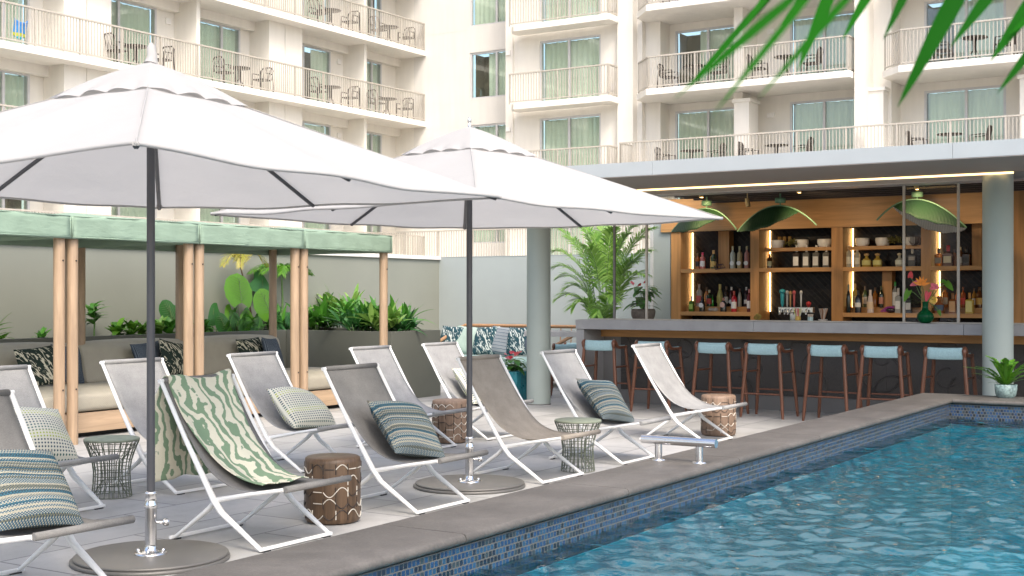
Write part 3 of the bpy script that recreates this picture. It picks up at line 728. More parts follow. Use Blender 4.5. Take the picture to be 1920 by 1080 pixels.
# ------------------------------------------------------------------ parasols
def make_parasol(loc, ang, label, S=1.87, za=2.56, ze=1.985, seed=0, loop=False, near=None):
    t = thing('parasol', label, 'parasol', (loc[0], loc[1], 0), group='white square parasols over the chairs')
    rnd = random.Random(seed); cs = []
    for k in range(4):
        a = ang + k*math.pi/2; cs.append(Vector((math.cos(a)*S, math.sin(a)*S, ze - (near if near and k == 3 else 0))))
    def surf(k, s, r, lift=0.0):
        a, c = cs[k], cs[(k+1) % 4]; e = a.lerp(c, s)
        bow = math.sin(math.pi*s)
        m = 1 - abs(2*s-1)                        # 0 at corners, 1 at the middle rib
        sagp = math.sin(2*math.pi*s)**2            # between ribs
        x, y = e.x*r, e.y*r
        # fabric edge pulled in a little between rib ends
        inn = 1 - .028*sagp*r*r
        z = za - (za-e.z)*(r**1.02) - .014*sagp*r*(1-.2*r) + .004*math.sin(9*s+5*r+seed)*r + .006*math.sin(5*math.pi*s+seed)*math.sin(math.pi*s)*r**3 - .010*math.exp(-((r-.86)/.05)**2)*sagp
        z -= .012*bow*r*r
        return (x*inn, y*inn, z+lift)
    b = MB()
    for k in range(4): b.grid(lambda u, v, k=k: surf(k, u, .03+.97*v), 24, 20)
    b.build('canopy', M['canvas'], t)
    for k in range(4):                             # stitched hip seams and a bound hem
        b = MB(); b.tube([Vector(surf(k, 0, .27+.73*q/12))+Vector((0, 0, .003)) for q in range(13)], .005, 5, flat=.5)
        b.build('hip_seam', M['canvas'], t)
        b = MB(); b.tube([Vector(surf(k, q/24, 1.0)) for q in range(25)], .006, 5, flat=1.6); b.build('hem', M['canvas'], t)
    b = MB()                                       # vent cap with a scalloped rim
    def vent(k, s, r):
        x, y, z = surf(k, s, .27*r)
        sc = abs(math.sin(s*math.pi*3.5))
        z = z + .062*(1-r*r) + .010 + .020*(1-abs(2*s-1))**.5*sc*r**8
        f = 1 - .05*(1-sc)*r**6
        return (x*f, y*f, z)
    for k in range(4): b.grid(lambda u, v, k=k: vent(k, u, v), 28, 10)
    b.build('vent_cap', M['canvas'], t)
    if loop:
        b = MB(); b.tube([(0, 0, za+.06), (.01, 0, za+.10), (.002, 0, za+.15), (.004, 0, za+.17)], [.038, .026, .022, .008], 10)
        b.build('finial_cover', M['canvas'], t)
    else:
        b = MB(); b.lathe([(.012, 0), (.012, .02), (.006, .025), (.014, .035), (.016, .05), (.008, .068), (0, .072)], (0, 0, za+.07), 12); b.build('finial', M['steel'], t)
    b = MB(); b.lathe([(.0215, .30), (.0215, za+.02)], n=24); b.build('pole', M['dark_steel'], t)
    b = MB(); b.lathe([(.034, 0), (.034, .05), (.03, .055)], (0, 0, za-.10), 16); b.lathe([(.040, 0), (.046, .01), (.046, .03), (.038, .05)], (0, 0, 2.24), 16); b.build('hub', M['dark_steel'], t)
    # ribs and struts
    for k in range(8):
        kk, s = k//2, (0 if k % 2 == 0 else .5)
        pts = [Vector(surf(kk, s, r))+Vector((0, 0, -.018)) for r in (.03, .25, .5, .75, .985)]
        b = MB(); b.tube(pts, .0135, 6, flat=.8); rb = b.build('rib', M['dark_steel'], t)
        tip = pts[0].lerp(pts[-1], .52) if s == 0 else pts[0].lerp(pts[-1], .62); tip = Vector(surf(kk, s, .40))+Vector((0, 0, -.02))
        b = MB(); st = Vector((tip.x, tip.y, 0)).normalized()*.04 + Vector((0, 0, 2.26)); b.tube([st, tip+Vector((0, 0, -.012))], .0105, 6); b.build('strut', M['dark_steel'], rb)
    b = MB()
    for k in range(4):
        p = Vector(surf(k, 0, .985)); d = Vector((p.x, p.y, -.25)).normalized(); b.tube([p-d*.05+Vector((0,0,-.006)), p+d*.028+Vector((0,0,-.006))], [.02, .017], 8, flat=.5)
    b.build('corner_pocket', M['canvas'], t)
    # foot
    b = MB(); b.lathe([(.405, .0), (.41, .004), (.41, .016), (.404, .02), (0, .02)], n=64); bp = b.build('base_plate', M['plate'], t)
    b = MB(); b.lathe([(.395, .0), (.398, .003), (.398, .011), (.392, .014), (0, .014)], n=64); b.build('upper_plate', M['plate'], bp, (.006, 0, .021))
    b = MB(); b.lathe([(.085, 0), (.085, .008), (.05, .012), (.034, .02), (.031, .05), (.0305, .235), (.034, .24), (.034, .262), (.029, .27), (.028, .31), (.032, .315), (.032, .325), (.023, .33)], (0, 0, .035), 28)
    st = b.build('steel_sleeve', M['steel'], t)
    b = MB(); b.tube([(.03, 0, 0), (.065, 0, 0)], .008, 8); b.tube([(.062, 0, 0), (.07, 0, 0), (.09, 0, 0), (.095, 0, 0)], [.014, .02, .02, .012], 8); b.build('knob', M['steel'], st, (0, 0, .20), (0, 0, -.9))
    for k in range(4):
        a = .6+k*math.pi/2; b = MB(); b.lathe([(.010, 0), (.010, .012), (.006, .018), (0, .019)], n=8); b.build('bolt', M['steel'], st, (math.cos(a)*.066, math.sin(a)*.066, .045))
    return t
make_parasol((4.78, 5.25), R(-44)+R(90), 'large white parasol in front at the left, its pole before the zebra towel chair', S=1.90, seed=1, loop=True, near=.035)
make_parasol((7.86, 5.30), R(-54.7)+R(90), 'white parasol behind, spreading in front of the bar roof', S=1.87, seed=2, near=.02)

# ------------------------------------------------------------------ stump tables
def make_drum(loc, label, seed, wm='drum'):
    r0, h = .172, .405; rnd = random.Random(seed)
    t = thing('stump_table', label, 'side table', (loc[0], loc[1], 0), rnd.uniform(0, 6), group='round wood stump tables with inlaid lines')
    b = MB(); b.lathe([(r0-.012, .008), (r0-.002, .02), (r0, .05), (r0, h-.03), (r0-.004, h-.008), (r0-.016, h), (0, h)], n=48); b.build('stump', M[wm], t)
    b = MB(); b.lathe([(r0-.03, 0), (r0-.03, .008)], n=24); b.build('foot_ring', M['black_rubber'], t)
    wh, dk = MB(), MB(); nc, nr = 14, 5; cw = 2*math.pi/nc; ch = (h-.06)/nr
    def P(a, z, r=r0+.0005): return (r*math.cos(a), r*math.sin(a), z)
    for i in range(nc):
        for j in range(nr):
            a, z = i*cw, .03+j*ch
            k = (i*2+j*3) % 5
            tgt = wh if k in (0, 1, 3) else dk
            if rnd.random() < .55:
                s_ = 1 if rnd.random() < .5 else -1
                tgt.tube([P(a+cw*(q/8), z+ch*.5+s_*ch*.42*math.sin(math.pi*q/8)) for q in range(9)], .0052, 5, flat=.6)
            elif rnd.random() < .9:
                tgt.tube([P(a+cw*.12+cw*.76*q/4, z+ch*.5) for q in range(5)], .0052, 5, flat=.6)
            if rnd.random() < .55: dk.tube([P(a, z+ch*.05), P(a, z+ch*.95)], .0036, 5)
            elif rnd.random() < .3: wh.tube([P(a, z+ch*.1), P(a, z+ch*.9)], .0036, 5)
    wh.build('pale_inlay', colm((.62, .58, .50)), t); dk.build('dark_inlay', colm((.03, .022, .018)), t)
make_drum((6.20, 5.20), 'round inlaid stump table in front, just right of the zebra towel chair', 1)
make_drum((10.13, 7.05), 'round stump table partly hidden behind the rear parasol pole', 2, 'drum_pale')
make_drum((12.05, 5.13), 'round stump table nearest the bar stools', 3, 'drum_pale')
# ------------------------------------------------------------------ wire tables
def make_wire(loc, label):
    t = thing('wire_table', label, 'side table', (loc[0], loc[1], 0), group='flared green wire basket tables')
    prof = [(.135, .008), (.125, .10), (.122, .18), (.132, .25), (.155, .32), (.178, .375), (.186, .395)]
    b = MB()
    for k in range(26):
        a = 2*math.pi*k/26; pts = [(r*math.cos(a), r*math.sin(a), z) for r, z in prof]
        b.tube(pts, .0028, 5)
    for k in range(9):
        z = .008+.387*k/8; r = next((prof[i][0]+(prof[i+1][0]-prof[i][0])*(z-prof[i][1])/(prof[i+1][1]-prof[i][1])) for i in range(6) if z <= prof[i+1][1]+1e-6)
        b.tube([(r*math.cos(a_), r*math.sin(a_), z) for a_ in [2*math.pi*q/32 for q in range(33)]], .0028, 5)
    b.build('wire_basket', colm((.13, .15, .11), .45), t)
    b = MB()
    for k in range(14):
        a = 2*math.pi*k/14; b.tube([(.17*math.cos(a), .17*math.sin(a), .385), (.07*math.cos(a), .07*math.sin(a), .25), (.06*math.cos(a), .06*math.sin(a), .12), (.13*math.cos(a), .13*math.sin(a), .01)], .0025, 5)
    b.build('inner_wires', colm((.13, .15, .11), .45), t)
    b = MB(); b.lathe([(0, .392), (.18, .392), (.188, .398), (.188, .406), (.18, .412), (0, .412)], n=40); b.build('table_top', colm((.24, .27, .20), .7), t)
make_wire((6.13, 7.12), 'flared wire basket table between the two leftmost rear chairs'); make_wire((9.0, 5.03), 'flared wire basket table beside the sandy deck chair')

# ------------------------------------------------------------------ steel grab rail on the coping
t = thing('grab_rail', 'polished steel grab rail bolted to the pool coping', 'handrail', (6.91, 3.19, HC))
b = MB()
for k in range(1): b.tube([(0, -.235, .118), (0, .235, .118)], .026, 20)
b.build('rail', M['steel'], t)
for yy in (-.13, .13):
    b = MB(); b.lathe([(.022, .004), (.022, .095)], (0, yy, 0), 18); p = b.build('rail_post', M['steel'], t)
    b = MB(); b.lathe([(.042, 0), (.042, .004), (.036, .008), (.022, .009)], (0, yy, .0), 24); b.build('flange', M['steel'], p)
# =================================================================== HOTEL
ZF = [2.63, 5.38, 8.13, 10.88, 13.63]; FH = 2.75
def railing(parent, pts, z, h=1.07, closed=False):
    """posts, balusters and rails along a polyline at floor height z (one mesh)"""
    b = MB(); dz = .06
    for (a, c) in zip(pts, pts[1:]):
        a, c = Vector(a), Vector(c); d = c-a; L_ = d.length; u = d/L_; nn = Vector((-u.y, u.x))
        def bar(s0, s1, w, z0, z1):
            p, q = a+u*s0, a+u*s1; vs = [p-nn*w, q-nn*w, q+nn*w, p+nn*w]
            b.prism([(v.x, v.y) for v in vs], z0, z1)
        bar(0, L_, .030, z+h-.045, z+h); bar(0, L_, .018, z+dz, z+dz+.035)
        n = max(1, int(L_/1.45)); 
        for k in range(n+1): s = L_*k/n; bar(max(0, s-.022), min(L_, s+.022), .022, z, z+h-.045)
        m = int(L_/.105)
        for k in range(m):
            s = L_*(k+.5)/m; bar(s-.0105, s+.0105, .0105, z+dz+.035, z+h-.045)
    return b.build('railing', M['cream_metal'], parent)
def window(parent, plane, p, a0, a1, z0, z1, face, split=.5, ajar=0, dark=0, name='window'):
    """sliding window set in the plane x=p ('x') or y=p ('y'), looking towards -axis"""
    def q(b, u0, u1, d0, d1, zz0, zz1):
        if plane == 'x': b.box(p+d0, p+d1, u0, u1, zz0, zz1)
        else: b.box(u0, u1, p+d0, p+d1, zz0, zz1)
    b = MB(); f = .07
    q(b, a0, a1, -.06, .04, z1-f, z1); q(b, a0, a1, -.06, .04, z0, z0+.05)
    for (u0, u1) in ((a0, a0+f), (a1-f, a1), ((a0+(a1-a0)*split)-.04, (a0+(a1-a0)*split)+.04)): q(b, u0, u1, -.06, .04, z0+.05, z1-f)
    w = b.build(name, M['grey_metal'], parent)
    g = MB(); q(g, a0+f, a1-f, -.008, .0, z0+.05, z1-f); g.build('pane', M['win_glass'], w)
    # curtain folds just behind, pulled back on part of the opening
    g = MB(); lo, hi = a0+f, a1-f
    if dark > 0: lo = lo + (hi-lo)*dark
    if dark < 0: hi = hi + (hi-lo)*dark
    n = max(8, int((hi-lo)/.045)); vs = []
    for k in range(n+1):
        u = lo+(hi-lo)*k/n; off = .14+.045*math.sin(k*1.35+p)+.02*math.sin(k*.6)
        for zz in (z0+.05, z1-f): vs.append((p+off, u, zz) if plane == 'x' else (u, p+off, zz))
    g.add(vs, [(2*k, 2*k+2, 2*k+3, 2*k+1) for k in range(n)], True); g.build('curtain', M['curtain'], w)
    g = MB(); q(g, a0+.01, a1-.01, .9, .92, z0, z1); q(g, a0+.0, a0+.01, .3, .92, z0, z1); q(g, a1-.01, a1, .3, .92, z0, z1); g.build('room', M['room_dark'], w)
    return w
def wall_open(b, plane, p0, p1, a0, a1, z0, z1, holes):
    """a wall slab with rectangular holes [(a0,a1,z0,z1)...], holes not overlapping in a"""
    def bx(u0, u1, q0, q1):
        if u1-u0 < 1e-4 or q1-q0 < 1e-4: return
        if plane == 'x': b.box(p0, p1, u0, u1, q0, q1)
        else: b.box(u0, u1, p0, p1, q0, q1)
    cuts = sorted(set((h[0], h[1]) for h in holes)); u = a0
    for (h0, h1) in cuts:
        bx(u, h0, z0, z1); zz = z0
        for h in sorted([h for h in holes if (h[0], h[1]) == (h0, h1)], key=lambda h: h[2]): bx(h0, h1, zz, h[2]); zz = h[3]
        bx(h0, h1, zz, z1); u = h1
    bx(u, a1, z0, z1)

# --- wing on the left: long balconies along Y = 29.6
lw = thing('hotel_wing', 'long cream hotel wing with continuous railed balconies on the left', 'building', (0, 0, 0))
YB, YF = 29.6, 31.1; UE = 40.9
piers = [-.9, 7.5, 15.9, 24.3, 32.7]
wins = []
for p in piers: wins += [(p+1.9, p+4.2), (p+5.65, p+7.9 if p < 32 else p+7.25)]
holes = [(a, c, z+.02, z+2.27) for z in ZF[:] for (a, c) in wins]
b = MB(); wall_open(b, 'y', YF, YF+.2, -1, UE, 0, 17, holes); b.box(-1, UE, YF-.9, YF+.2, 17, 31)  # blank upper storeys, out of view, added to brighten the water's reflections
for p in piers+[41.1]:
    b.box(p, min(p+.78, UE-.001), 30.2, YF-.001, 0, 17)
    if p < 41: b.box(p+.82, p+1.7, 30.22, YF-.001, 0, 17); b.box(p+.76, p+.84, 30.3, YF-.001, 0, 17); b.box(p+4.98, p+5.13, 30.1, YF-.001, 0, 17)
b.build('wall', M['stucco'], lw)
for z in ZF + [16.38]:
    b = MB(); b.box(-1, UE-.001, YB, YF-.001, z-.2, z); b.box(-1, UE-.001, 30.85, YF-.002, z-.5, z-.2); b.build('balcony_slab', M['slab'], lw)
for z in ZF[:4]:
    railing(lw, [(-1, YB+.07), (UE-.03, YB+.07)], z)
k = 0
for z in ZF[:4]:
    for (a, c) in wins:
        if a < 7: continue
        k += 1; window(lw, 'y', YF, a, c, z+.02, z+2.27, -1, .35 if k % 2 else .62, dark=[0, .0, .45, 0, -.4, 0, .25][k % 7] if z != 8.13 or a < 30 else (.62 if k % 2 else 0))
for z in ZF[:4]:
    for p in piers[2:]: b = MB(); b.box(p+4.6, p+4.8, YF-.07, YF-.001, z+1.85, z+2.03); b.build('vent_box', M['ceramic'], lw)
# --- middle wall, X = 40.9
mw = thing('hotel_link', 'plain pale hotel wall with one column of windows between the two wings', 'building', (0, 0, 0))
wy = (25.2, 27.56); holes = [(wy[0], wy[1], z+.72, z+2.47) for z in ZF]
b = MB(); wall_open(b, 'x', UE, UE+.25, 25.06, YF+.2, 0, 17, holes); b.box(UE-.5, UE+.25, 24, YF-.9, 17.001, 31)  # windowless top block is unseen, added for the pool to mirror
for z in ZF: b.box(UE-.004, UE-.0005, 27.6, 30.3, z+.60, z+.625); b.box(UE-.004, UE-.0005, 27.6, 30.3, z+2.45, z+2.475)
b.build('wall', M['stucco2'], mw)
for i, z in enumerate(ZF[:4]): window(mw, 'x', UE+.1, wy[0], wy[1], z+.72, z+2.47, -1, .5, dark=-.3 if i == 2 else 0)
# --- wing behind the bar: facade X = 39.6 (small balconies) and recess X = 40.6 (big balconies)
rw = thing('hotel_wing', 'cream hotel wing with stacked balconies rising behind the bar roof', 'building', (0, 0, 0))
XA, XR, XB = 39.6, 40.6, 38.2
w1 = (21.23, 23.7); hA = [(w1[0], w1[1], z+.02, z+2.3) for z in ZF]
wb_ = [(16.54, 18.87), (12.58, 14.78), (8.07, 10.47), (3.6, 5.9)]; hB = [(a, c, z+.02, z+2.3) for z in ZF for (a, c) in wb_]
b = MB(); wall_open(b, 'x', XA, XA+.3, 19.86, 25.05, 0, 17, hA); b.box(XB+.3, XR, -8, 23.99, 17, 31); b.box(XA+.301, UE-.001, 24.85, 25.05, 0, 17)  # long box on top is out of view, added for bright pool reflections
b.box(XA-.12, XA-.001, 24.75, 25.05, 0, 17)
wall_open(b, 'x', XR, XR+.2, 0, 19.66, 0, 17, hB); b.box(XA+.05, XR+.2, 19.661, 19.859, 0, 17)
b.box(39.9, XR-.001, 19.1, 19.66, 0, 17); b.box(XA-.25, XA-.001, 19.86, 20.45, 0, 17)
for (y0, y1, xf_) in ((15.9, 16.2, 39.3), (11.75, 12.0, 38.5), (11.2, 11.75, 39.6), (7.0, 7.3, 39.2), (2.4, 2.7, 38.5)): b.box(xf_, XR-.001, y0, y1, 0, 17)
b.build('wall', M['stucco'], rw)
def rect_slab(b, pts, z0, z1): b.prism(pts, z0, z1)
for i, z in enumerate(ZF):
    if i >= 2 or i == 1:
        b = MB(); b.prism([(38.66, 20.4), (XA-.13, 20.4), (XA-.13, 24.5), (39.0, 24.5), (38.66, 24.2)][::1], z-.2, z); b.build('balcony_slab', M['slab'], rw)
        if i < 4: railing(rw, [(38.72, 24.42), (38.72, 20.46), (XA-.27, 20.46)], z)
for i, z in enumerate(ZF):
    if i >= 2:
        for pts in ([(XB, 12.05), (XR-.01, 12.05), (XR-.01, 19.6), (39.1, 19.6), (XB, 18.8)], [(XB, 2.75), (XR-.01, 2.75), (XR-.01, 11.15), (39.0, 11.3), (XB, 10.6)]):
            b = MB(); b.prism(pts, z-.2, z); b.build('balcony_slab', M['slab'], rw)
        if i < 4:
            railing(rw, [(39.1, 19.52), (XB+.07, 18.76), (XB+.07, 12.12), (39.9, 12.12)], z); railing(rw, [(38.9, 11.2), (XB+.07, 10.55), (XB+.07, 2.8)], z)
b = MB(); b.prism([(XB, 0), (XR-.01, 0), (XR-.01, 19.6), (39.3, 19.6), (39.3, 19.85), (XB, 19.85)], ZF[1]-.25, ZF[1]); b.build('terrace_slab', M['slab'], rw)
railing(rw, [(XB+.07, 0), (XB+.07, 19.8), (39.2, 19.8)], ZF[1])
for y0 in (11.3, 15.6, 6.9): 
    b = MB(); b.box(39.1, 39.9, y0, y0+.5, ZF[1], ZF[2]-.55); b.box(39.05, 39.92, y0-.06, y0+.56, ZF[2]-.55, ZF[2]-.44); b.build('pier', M['slab'], rw)
for i, z in enumerate(ZF[:4]):
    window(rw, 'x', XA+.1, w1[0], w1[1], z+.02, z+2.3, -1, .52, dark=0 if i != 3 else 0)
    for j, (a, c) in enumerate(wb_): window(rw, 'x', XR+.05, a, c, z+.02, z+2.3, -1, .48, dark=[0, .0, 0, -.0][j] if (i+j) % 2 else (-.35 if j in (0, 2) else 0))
for z in ZF[1:4]:
    for v in ((XA-.19, XA-.125, 24.82, 25.0, z+1.9, z+2.06), (XR-.07, XR-.001, 15.3, 15.55, z+1.85, z+2.0), (XA-.06, XA-.001, 20.55, 20.8, z+.3, z+.55)):
        b = MB(); b.box(*v); b.build('vent_box', M['ceramic'], rw)
# --- podium terrace in front of the wings, with its long railing
pt = thing('podium_terrace', 'low terrace with a long cream railing seen over the end wall', 'terrace', (0, 0, 0))
b = MB(); b.box(37.4, UE+.5, 0, 33, 0.0, ZF[0]-.3); b.build('terrace_base', M['stucco2'], pt)
b = MB(); b.box(37.3, 38.19, 0, YB-.01, ZF[0]-.3, ZF[0]-.02); b.build('terrace_edge', M['slab'], pt)
railing(pt, [(37.4, 0.2), (37.4, YB-.1)], ZF[0]-.02)

# --- balcony furniture
def patio_chair(label, loc, rz):
    t = thing('patio_chair', label, 'chair', loc, rz, group='bronze chairs on the hotel balconies')
    for s_ in (-.24, .24):
        b = MB(); b.tube([(s_, -.25, 0), (s_, -.22, .62), (s_, .12, .64), (s_, .25, .62), (s_, .3, 0)], .022, 5); b.build('side_frame', M['bronze_metal'], t)
    b = MB(); b.box(-.22, .22, -.22, .2, .40, .44); b.build('seat', M['bronze_metal'], t)
    b = MB(); b.tube([(-.24, .22, .44), (-.24, .28, .78), (-.14, .30, .88), (.14, .30, .88), (.24, .28, .78), (.24, .22, .44)], .022, 5)
    for k in range(-3, 4): b.tube([(k*.06, .21, .44), (k*.06, .29, .87)], .010, 4)
    b.build('backrest', M['bronze_metal'], t); return t
def patio_table(label, loc):
    t = thing('patio_table', label, 'table', loc, 0, group='bronze tables on the hotel balconies')
    b = MB(); b.lathe([(0, .70), (.36, .70), (.37, .715), (.36, .73), (0, .73)], n=20); b.build('table_top', M['bronze_metal'], t)
    b = MB()
    for k in range(3):
        a = k*2.1; b.tube([(.05*math.cos(a), .05*math.sin(a), .70), (.04*math.cos(a), .04*math.sin(a), .35), (.28*math.cos(a), .28*math.sin(a), 0)], .018, 5)
    b.build('table_legs', M['bronze_metal'], t); return t
sets = [ # (x, y, floor, dir, where)
 ('l', 26.9, 2, 'left wing balcony just above the front parasol tip'), ('l', 31.3, 2, 'left wing balcony right of the front parasol tip'), ('l', 35.9, 2, 'left wing balcony above the right slope of the front parasol'),
 ('l', 39.2, 2, 'left wing balcony closest to the corner, middle floor'), ('l', 35.9, 3, 'left wing top balcony at its middle'), ('l', 39.3, 3, 'left wing top balcony closest to the corner'),
 ('r', 17.4, 2, 'angled balcony right of the small one, left window'), ('r', 14.3, 2, 'angled balcony right of the small one, right window'), ('r', 8.6, 2, 'angled balcony under the palm leaves at the right'),
 ('r', 17.5, 1, 'long balcony just above the bar roof, left window'), ('r', 14.6, 1, 'long balcony just above the bar roof, middle window'), ('r', 9.3, 1, 'long balcony just above the bar roof, right window'),
 ('r', 17.2, 3, 'top angled balcony right of the small one')]
for k, (s_, a, fl, wh_) in enumerate(sets):
    z = ZF[fl]; d = 1.0
    if s_ == 'l': pos = [(a-.9, 30.0), (a, 30.2), (a+.85, 30.0)]; rz = [R(90), 0, R(-80)]
    else: pos = [(38.85, a+.9), (38.9, a), (38.85, a-.85)]; rz = [R(0), 0, R(170)]
    if s_ == 'r' : rz = [R(180)+R(200), 0, R(-15)]; rz = [R(0), 0, R(180)]
    patio_chair('first bronze chair, '+wh_, (*pos[0], z), rz[0]); patio_table('small bronze table, '+wh_, (*pos[1], z)); patio_chair('second bronze chair, '+wh_, (*pos[2], z), rz[2])
# beach towel on the left balcony
b = MB(); b.grid(lambda u, v: (.42*u, .02*math.sin(u*9)+.1*v, .82-.45*v-.10*math.sin(3*u)), 10, 10)
g = N('bright striped beach towel'); x, y, z = g.sep(g.obj())
mt = g.pbr(g.ramp(g.math('FRACT', g.math('MULTIPLY', z, 1.6)), [(0, (.03, .20, .55)), (.35, (.05, .45, .60)), (.55, (.45, .50, .05)), (.7, (.04, .25, .6))], 'CONSTANT'), .9)
tag(b.build('beach_towel', mt, None, (Xat(28, 30.2), 30.2, ZF[2]), solid=.01), 'bright blue and lime towel hanging on the far left balcony', 'towel')
# =================================================================== BAR
YL = 8.11; YRR = .3
rf = thing('bar_roof', 'flat roof over the bar with pale fascia and taupe soffit', 'roof', (0, 0, 0))
b = MB()
y = 9.0
while y > YRR: y2 = max(YRR, y-3.05); b.box(12.24, 12.27, y2+.003, y, 2.655, 2.80); y = y2
b.build('fascia', M['roof_fascia'], rf)
b = MB(); b.box(12.27, 13.93, YRR, 9.0, 2.66, 2.70); b.box(12.243, 12.268, YRR, 9.0, 2.646, 2.655); b.build('soffit', M['soffit'], rf)
b = MB(); b.box(13.925, 13.955, 2.75-.05, 8.9, 2.642, 2.664); b.build('light_strip', M['led_soft'], rf)
b = MB(); b.box(12.27, 14.75, YRR, 9.0, 2.76, 2.79); b.box(14.75, 17.7, YRR, 7.25, 2.76, 2.79); b.build('roof_deck', M['black_ceiling'], rf)
b = MB(); b.box(14.42, 14.46, YRR, 9.0, 2.64, 2.76); b.box(14.40, 14.72, YRR, 9.0, 2.625, 2.64); b.build('steel_beam', M['steel_beam'], rf)
b = MB()
for k in range(9): x = 14.95+k*.3; b.box(x, x+.06, YRR, 7.24, 2.68, 2.76)
for k in range(6): y = 1.0+k*1.15; b.box(14.75, 17.6, y, y+.05, 2.70, 2.758)
b.build('ceiling_beams', M['beam'], rf)

bc = thing('bar_counter', 'long concrete bar counter with dark circle patterned stone front', 'bar counter', (0, 0, 0))
b = MB()
y = YL
while y > YRR: y2 = max(YRR, y-2.4); b.box(14.45, 15.18, y2+.002, y, .965, 1.085); y = y2
b.box(14.47, 15.16, YL-.11, YL, 0, .965-.002); b.build('countertop', M['concrete'], bc, bevel=.004)
b = MB(); b.box(14.93, 15.05, YRR, YL-.112, .86, .964); b.build('wood_apron', M['oak_h'], bc)
b = MB(); b.box(14.99, 15.06, YRR, 7.74, .18, .86)
for k in range(9):
    for j in range(3):
        rnd = random.Random(k*7+j); yy = .9+k*.86+rnd.uniform(-.15, .15); zz = .28+j*.22+rnd.uniform(-.05, .05); r_ = rnd.choice([.11, .16, .22]); a0 = rnd.uniform(0, 6.28); a1 = a0+rnd.uniform(3.2, 5.8)
        pts = [(14.99, yy+r_*math.cos(a0+(a1-a0)*q/18), zz+r_*math.sin(a0+(a1-a0)*q/18)) for q in range(19)]
        pts = [p for p in pts if .19 < p[2] < .85 and p[1] < 7.7]
        if len(pts) > 3: b.tube(pts, .011, 5)
for k in range(1, 9): b.box(14.987, 14.991, 7.74-.86*k-.004, 7.74-.86*k+.004, .18, .86)
b.build('stone_front', M['dark_stone'], bc)
b = MB(); b.box(15.0, 15.06, YRR, 7.74, 0, .178); b.box(15.0, 15.06, 7.742, YL-.112, 0, .86); b.build('kick_plate', M['kick'], bc)
b = MB(); b.box(15.18, 15.8, YRR, YL, 1.02, 1.075); b.box(15.06, 15.75, YRR, YL-.115, 0, .96); b.build('inner_ledge', M['concrete'], bc)
b = MB(); b.box(14.60, 14.66, YRR, YL-.12, 1.0855, 1.10); b.build('sill_track', M['cream_metal'], bc)
for pxs, ends, lb in (((1152, 1212.5), ((1152, 1212.5), (1212.5, 1262)), 'clear glass screen in front of the palm, left end of the bar'), ((1695, 1797), ((1695, 1797),), 'clear glass screen behind the vase of flowers')):
    gs = thing('glass_screen', lb, 'glass screen', (14.63, 0, 1.10))
    for px in pxs:
        b = MB(); yy = Yat(px, 14.63); b.box(-.014, .014, yy-.014, yy+.014, 0, 1.525); b.build('screen_post', M['cream_metal'] if px != 1152 else M['kick'], gs, bevel=.003)
    for (p0, p1) in ends:
        b = MB(); b.box(.015, .021, Yat(p1, 14.65)+.02, Yat(p0, 14.65)-.02, .005, 1.52); b.build('glass_pane', M['panel_glass'], gs)

SX, SB = 16.85, 17.25
def yp(px, X=SX): return Yat(px, X)
sh_ = thing('back_bar_shelves', 'honey oak shelf unit with black tile backing behind the bar', 'shelf unit', (0, 0, 0))
posts = [(1258, 1276), (1407, 1423), (1559, 1580), (1727, 1745)]
for (p0, p1) in posts:
    b = MB(); b.box(SX, SB, yp(p1), yp(p0), .9, 2.30); b.build('upright', M['oak_v'], sh_)
b = MB(); b.box(SX-.01, SB, YRR, yp(1893), .9, 2.72); b.build('side_panel', M['oak_v'], sh_)
b = MB(); b.box(SX-.004, SX+.03, yp(1893), yp(1240), 2.30, 2.76); b.build('header', M['oak_h'], sh_)
b = MB(); b.box(SX-.02, SX-.005, yp(1893), yp(1240), 2.295, 2.37); b.build('header_trim', M['oak_h'], sh_)
bays = [(1276, 1407), (1423, 1559), (1580, 1727), (1745, 1893)]
for k, (p0, p1) in enumerate(bays):
    y0, y1 = yp(p1)+.001, yp(p0)-.001
    b = MB(); b.box(SX+.005, SB-.012, y0, y1, 1.715, 1.768); b.build('shelf', M['oak_h'], sh_)
    if k != 1:
        b = MB(); b.box(SX+.005, SB-.012, y0, y1, 1.11, 1.165); b.build('shelf', M['oak_h'], sh_)
        b = MB(); b.box(SX+.20, SB-.012, y0, y1, 1.166, 1.235); b.build('shelf', M['oak_h'], sh_)
    if k in (1, 2):
        b = MB(); b.box(SX+.14, SB-.012, y0, y1-.03, 2.0, 2.045); b.build('shelf', M['oak_h'], sh_)
    for (z0, z1) in ((1.17, 1.71), (1.772, 2.295)):
        if k in (1, 2) and z0 > 1.7: rr = ((1.772, 1.998), (2.047, 2.295))
        else: rr = ((z0, z1),)
        for (a, c) in rr:
            b = MB(); b.box(SB-.040, SB-.025, y1-.026, y1-.014, a, c); b.build('led_strip', M['led'], sh_)
b = MB(); b.box(SB, SB+.05, YRR, yp(1258), .9, 2.75); b.build('tile_backing', M['black_tile'], sh_)
b = MB()
for (p0, p1, z0, z1) in ((1348, 1368, 1.769, 2.3), (1655, 1673, 1.236, 1.714), (1823, 1841, 1.769, 2.3)):
    b = MB(); b.box(17.08, SB-.001, yp(p1, 17.1), yp(p0, 17.1), z0, z1); b.build('divider', M['oak_v'], sh_)
b = MB(); b.box(SX-.45, SB, YRR, yp(1250), .9, .96); b.box(SX-.4, SB, YRR, yp(1250), 0, .9); b.build('back_counter', M['kick'], sh_)
p = thing('end_panel', 'pale grey panel closing the left end of the bar', 'panel', (0, 0, 0)); b = MB(); b.box(SX+.02, SB+.05, yp(1256), yp(1219), 0, 2.76); b.build('panel_face', M['wall_blue'], p); b = MB(); b.box(SX+.0, SX+.019, yp(1224), yp(1219), 0, 2.76); b.build('edge_trim', M['grey_metal'], p)

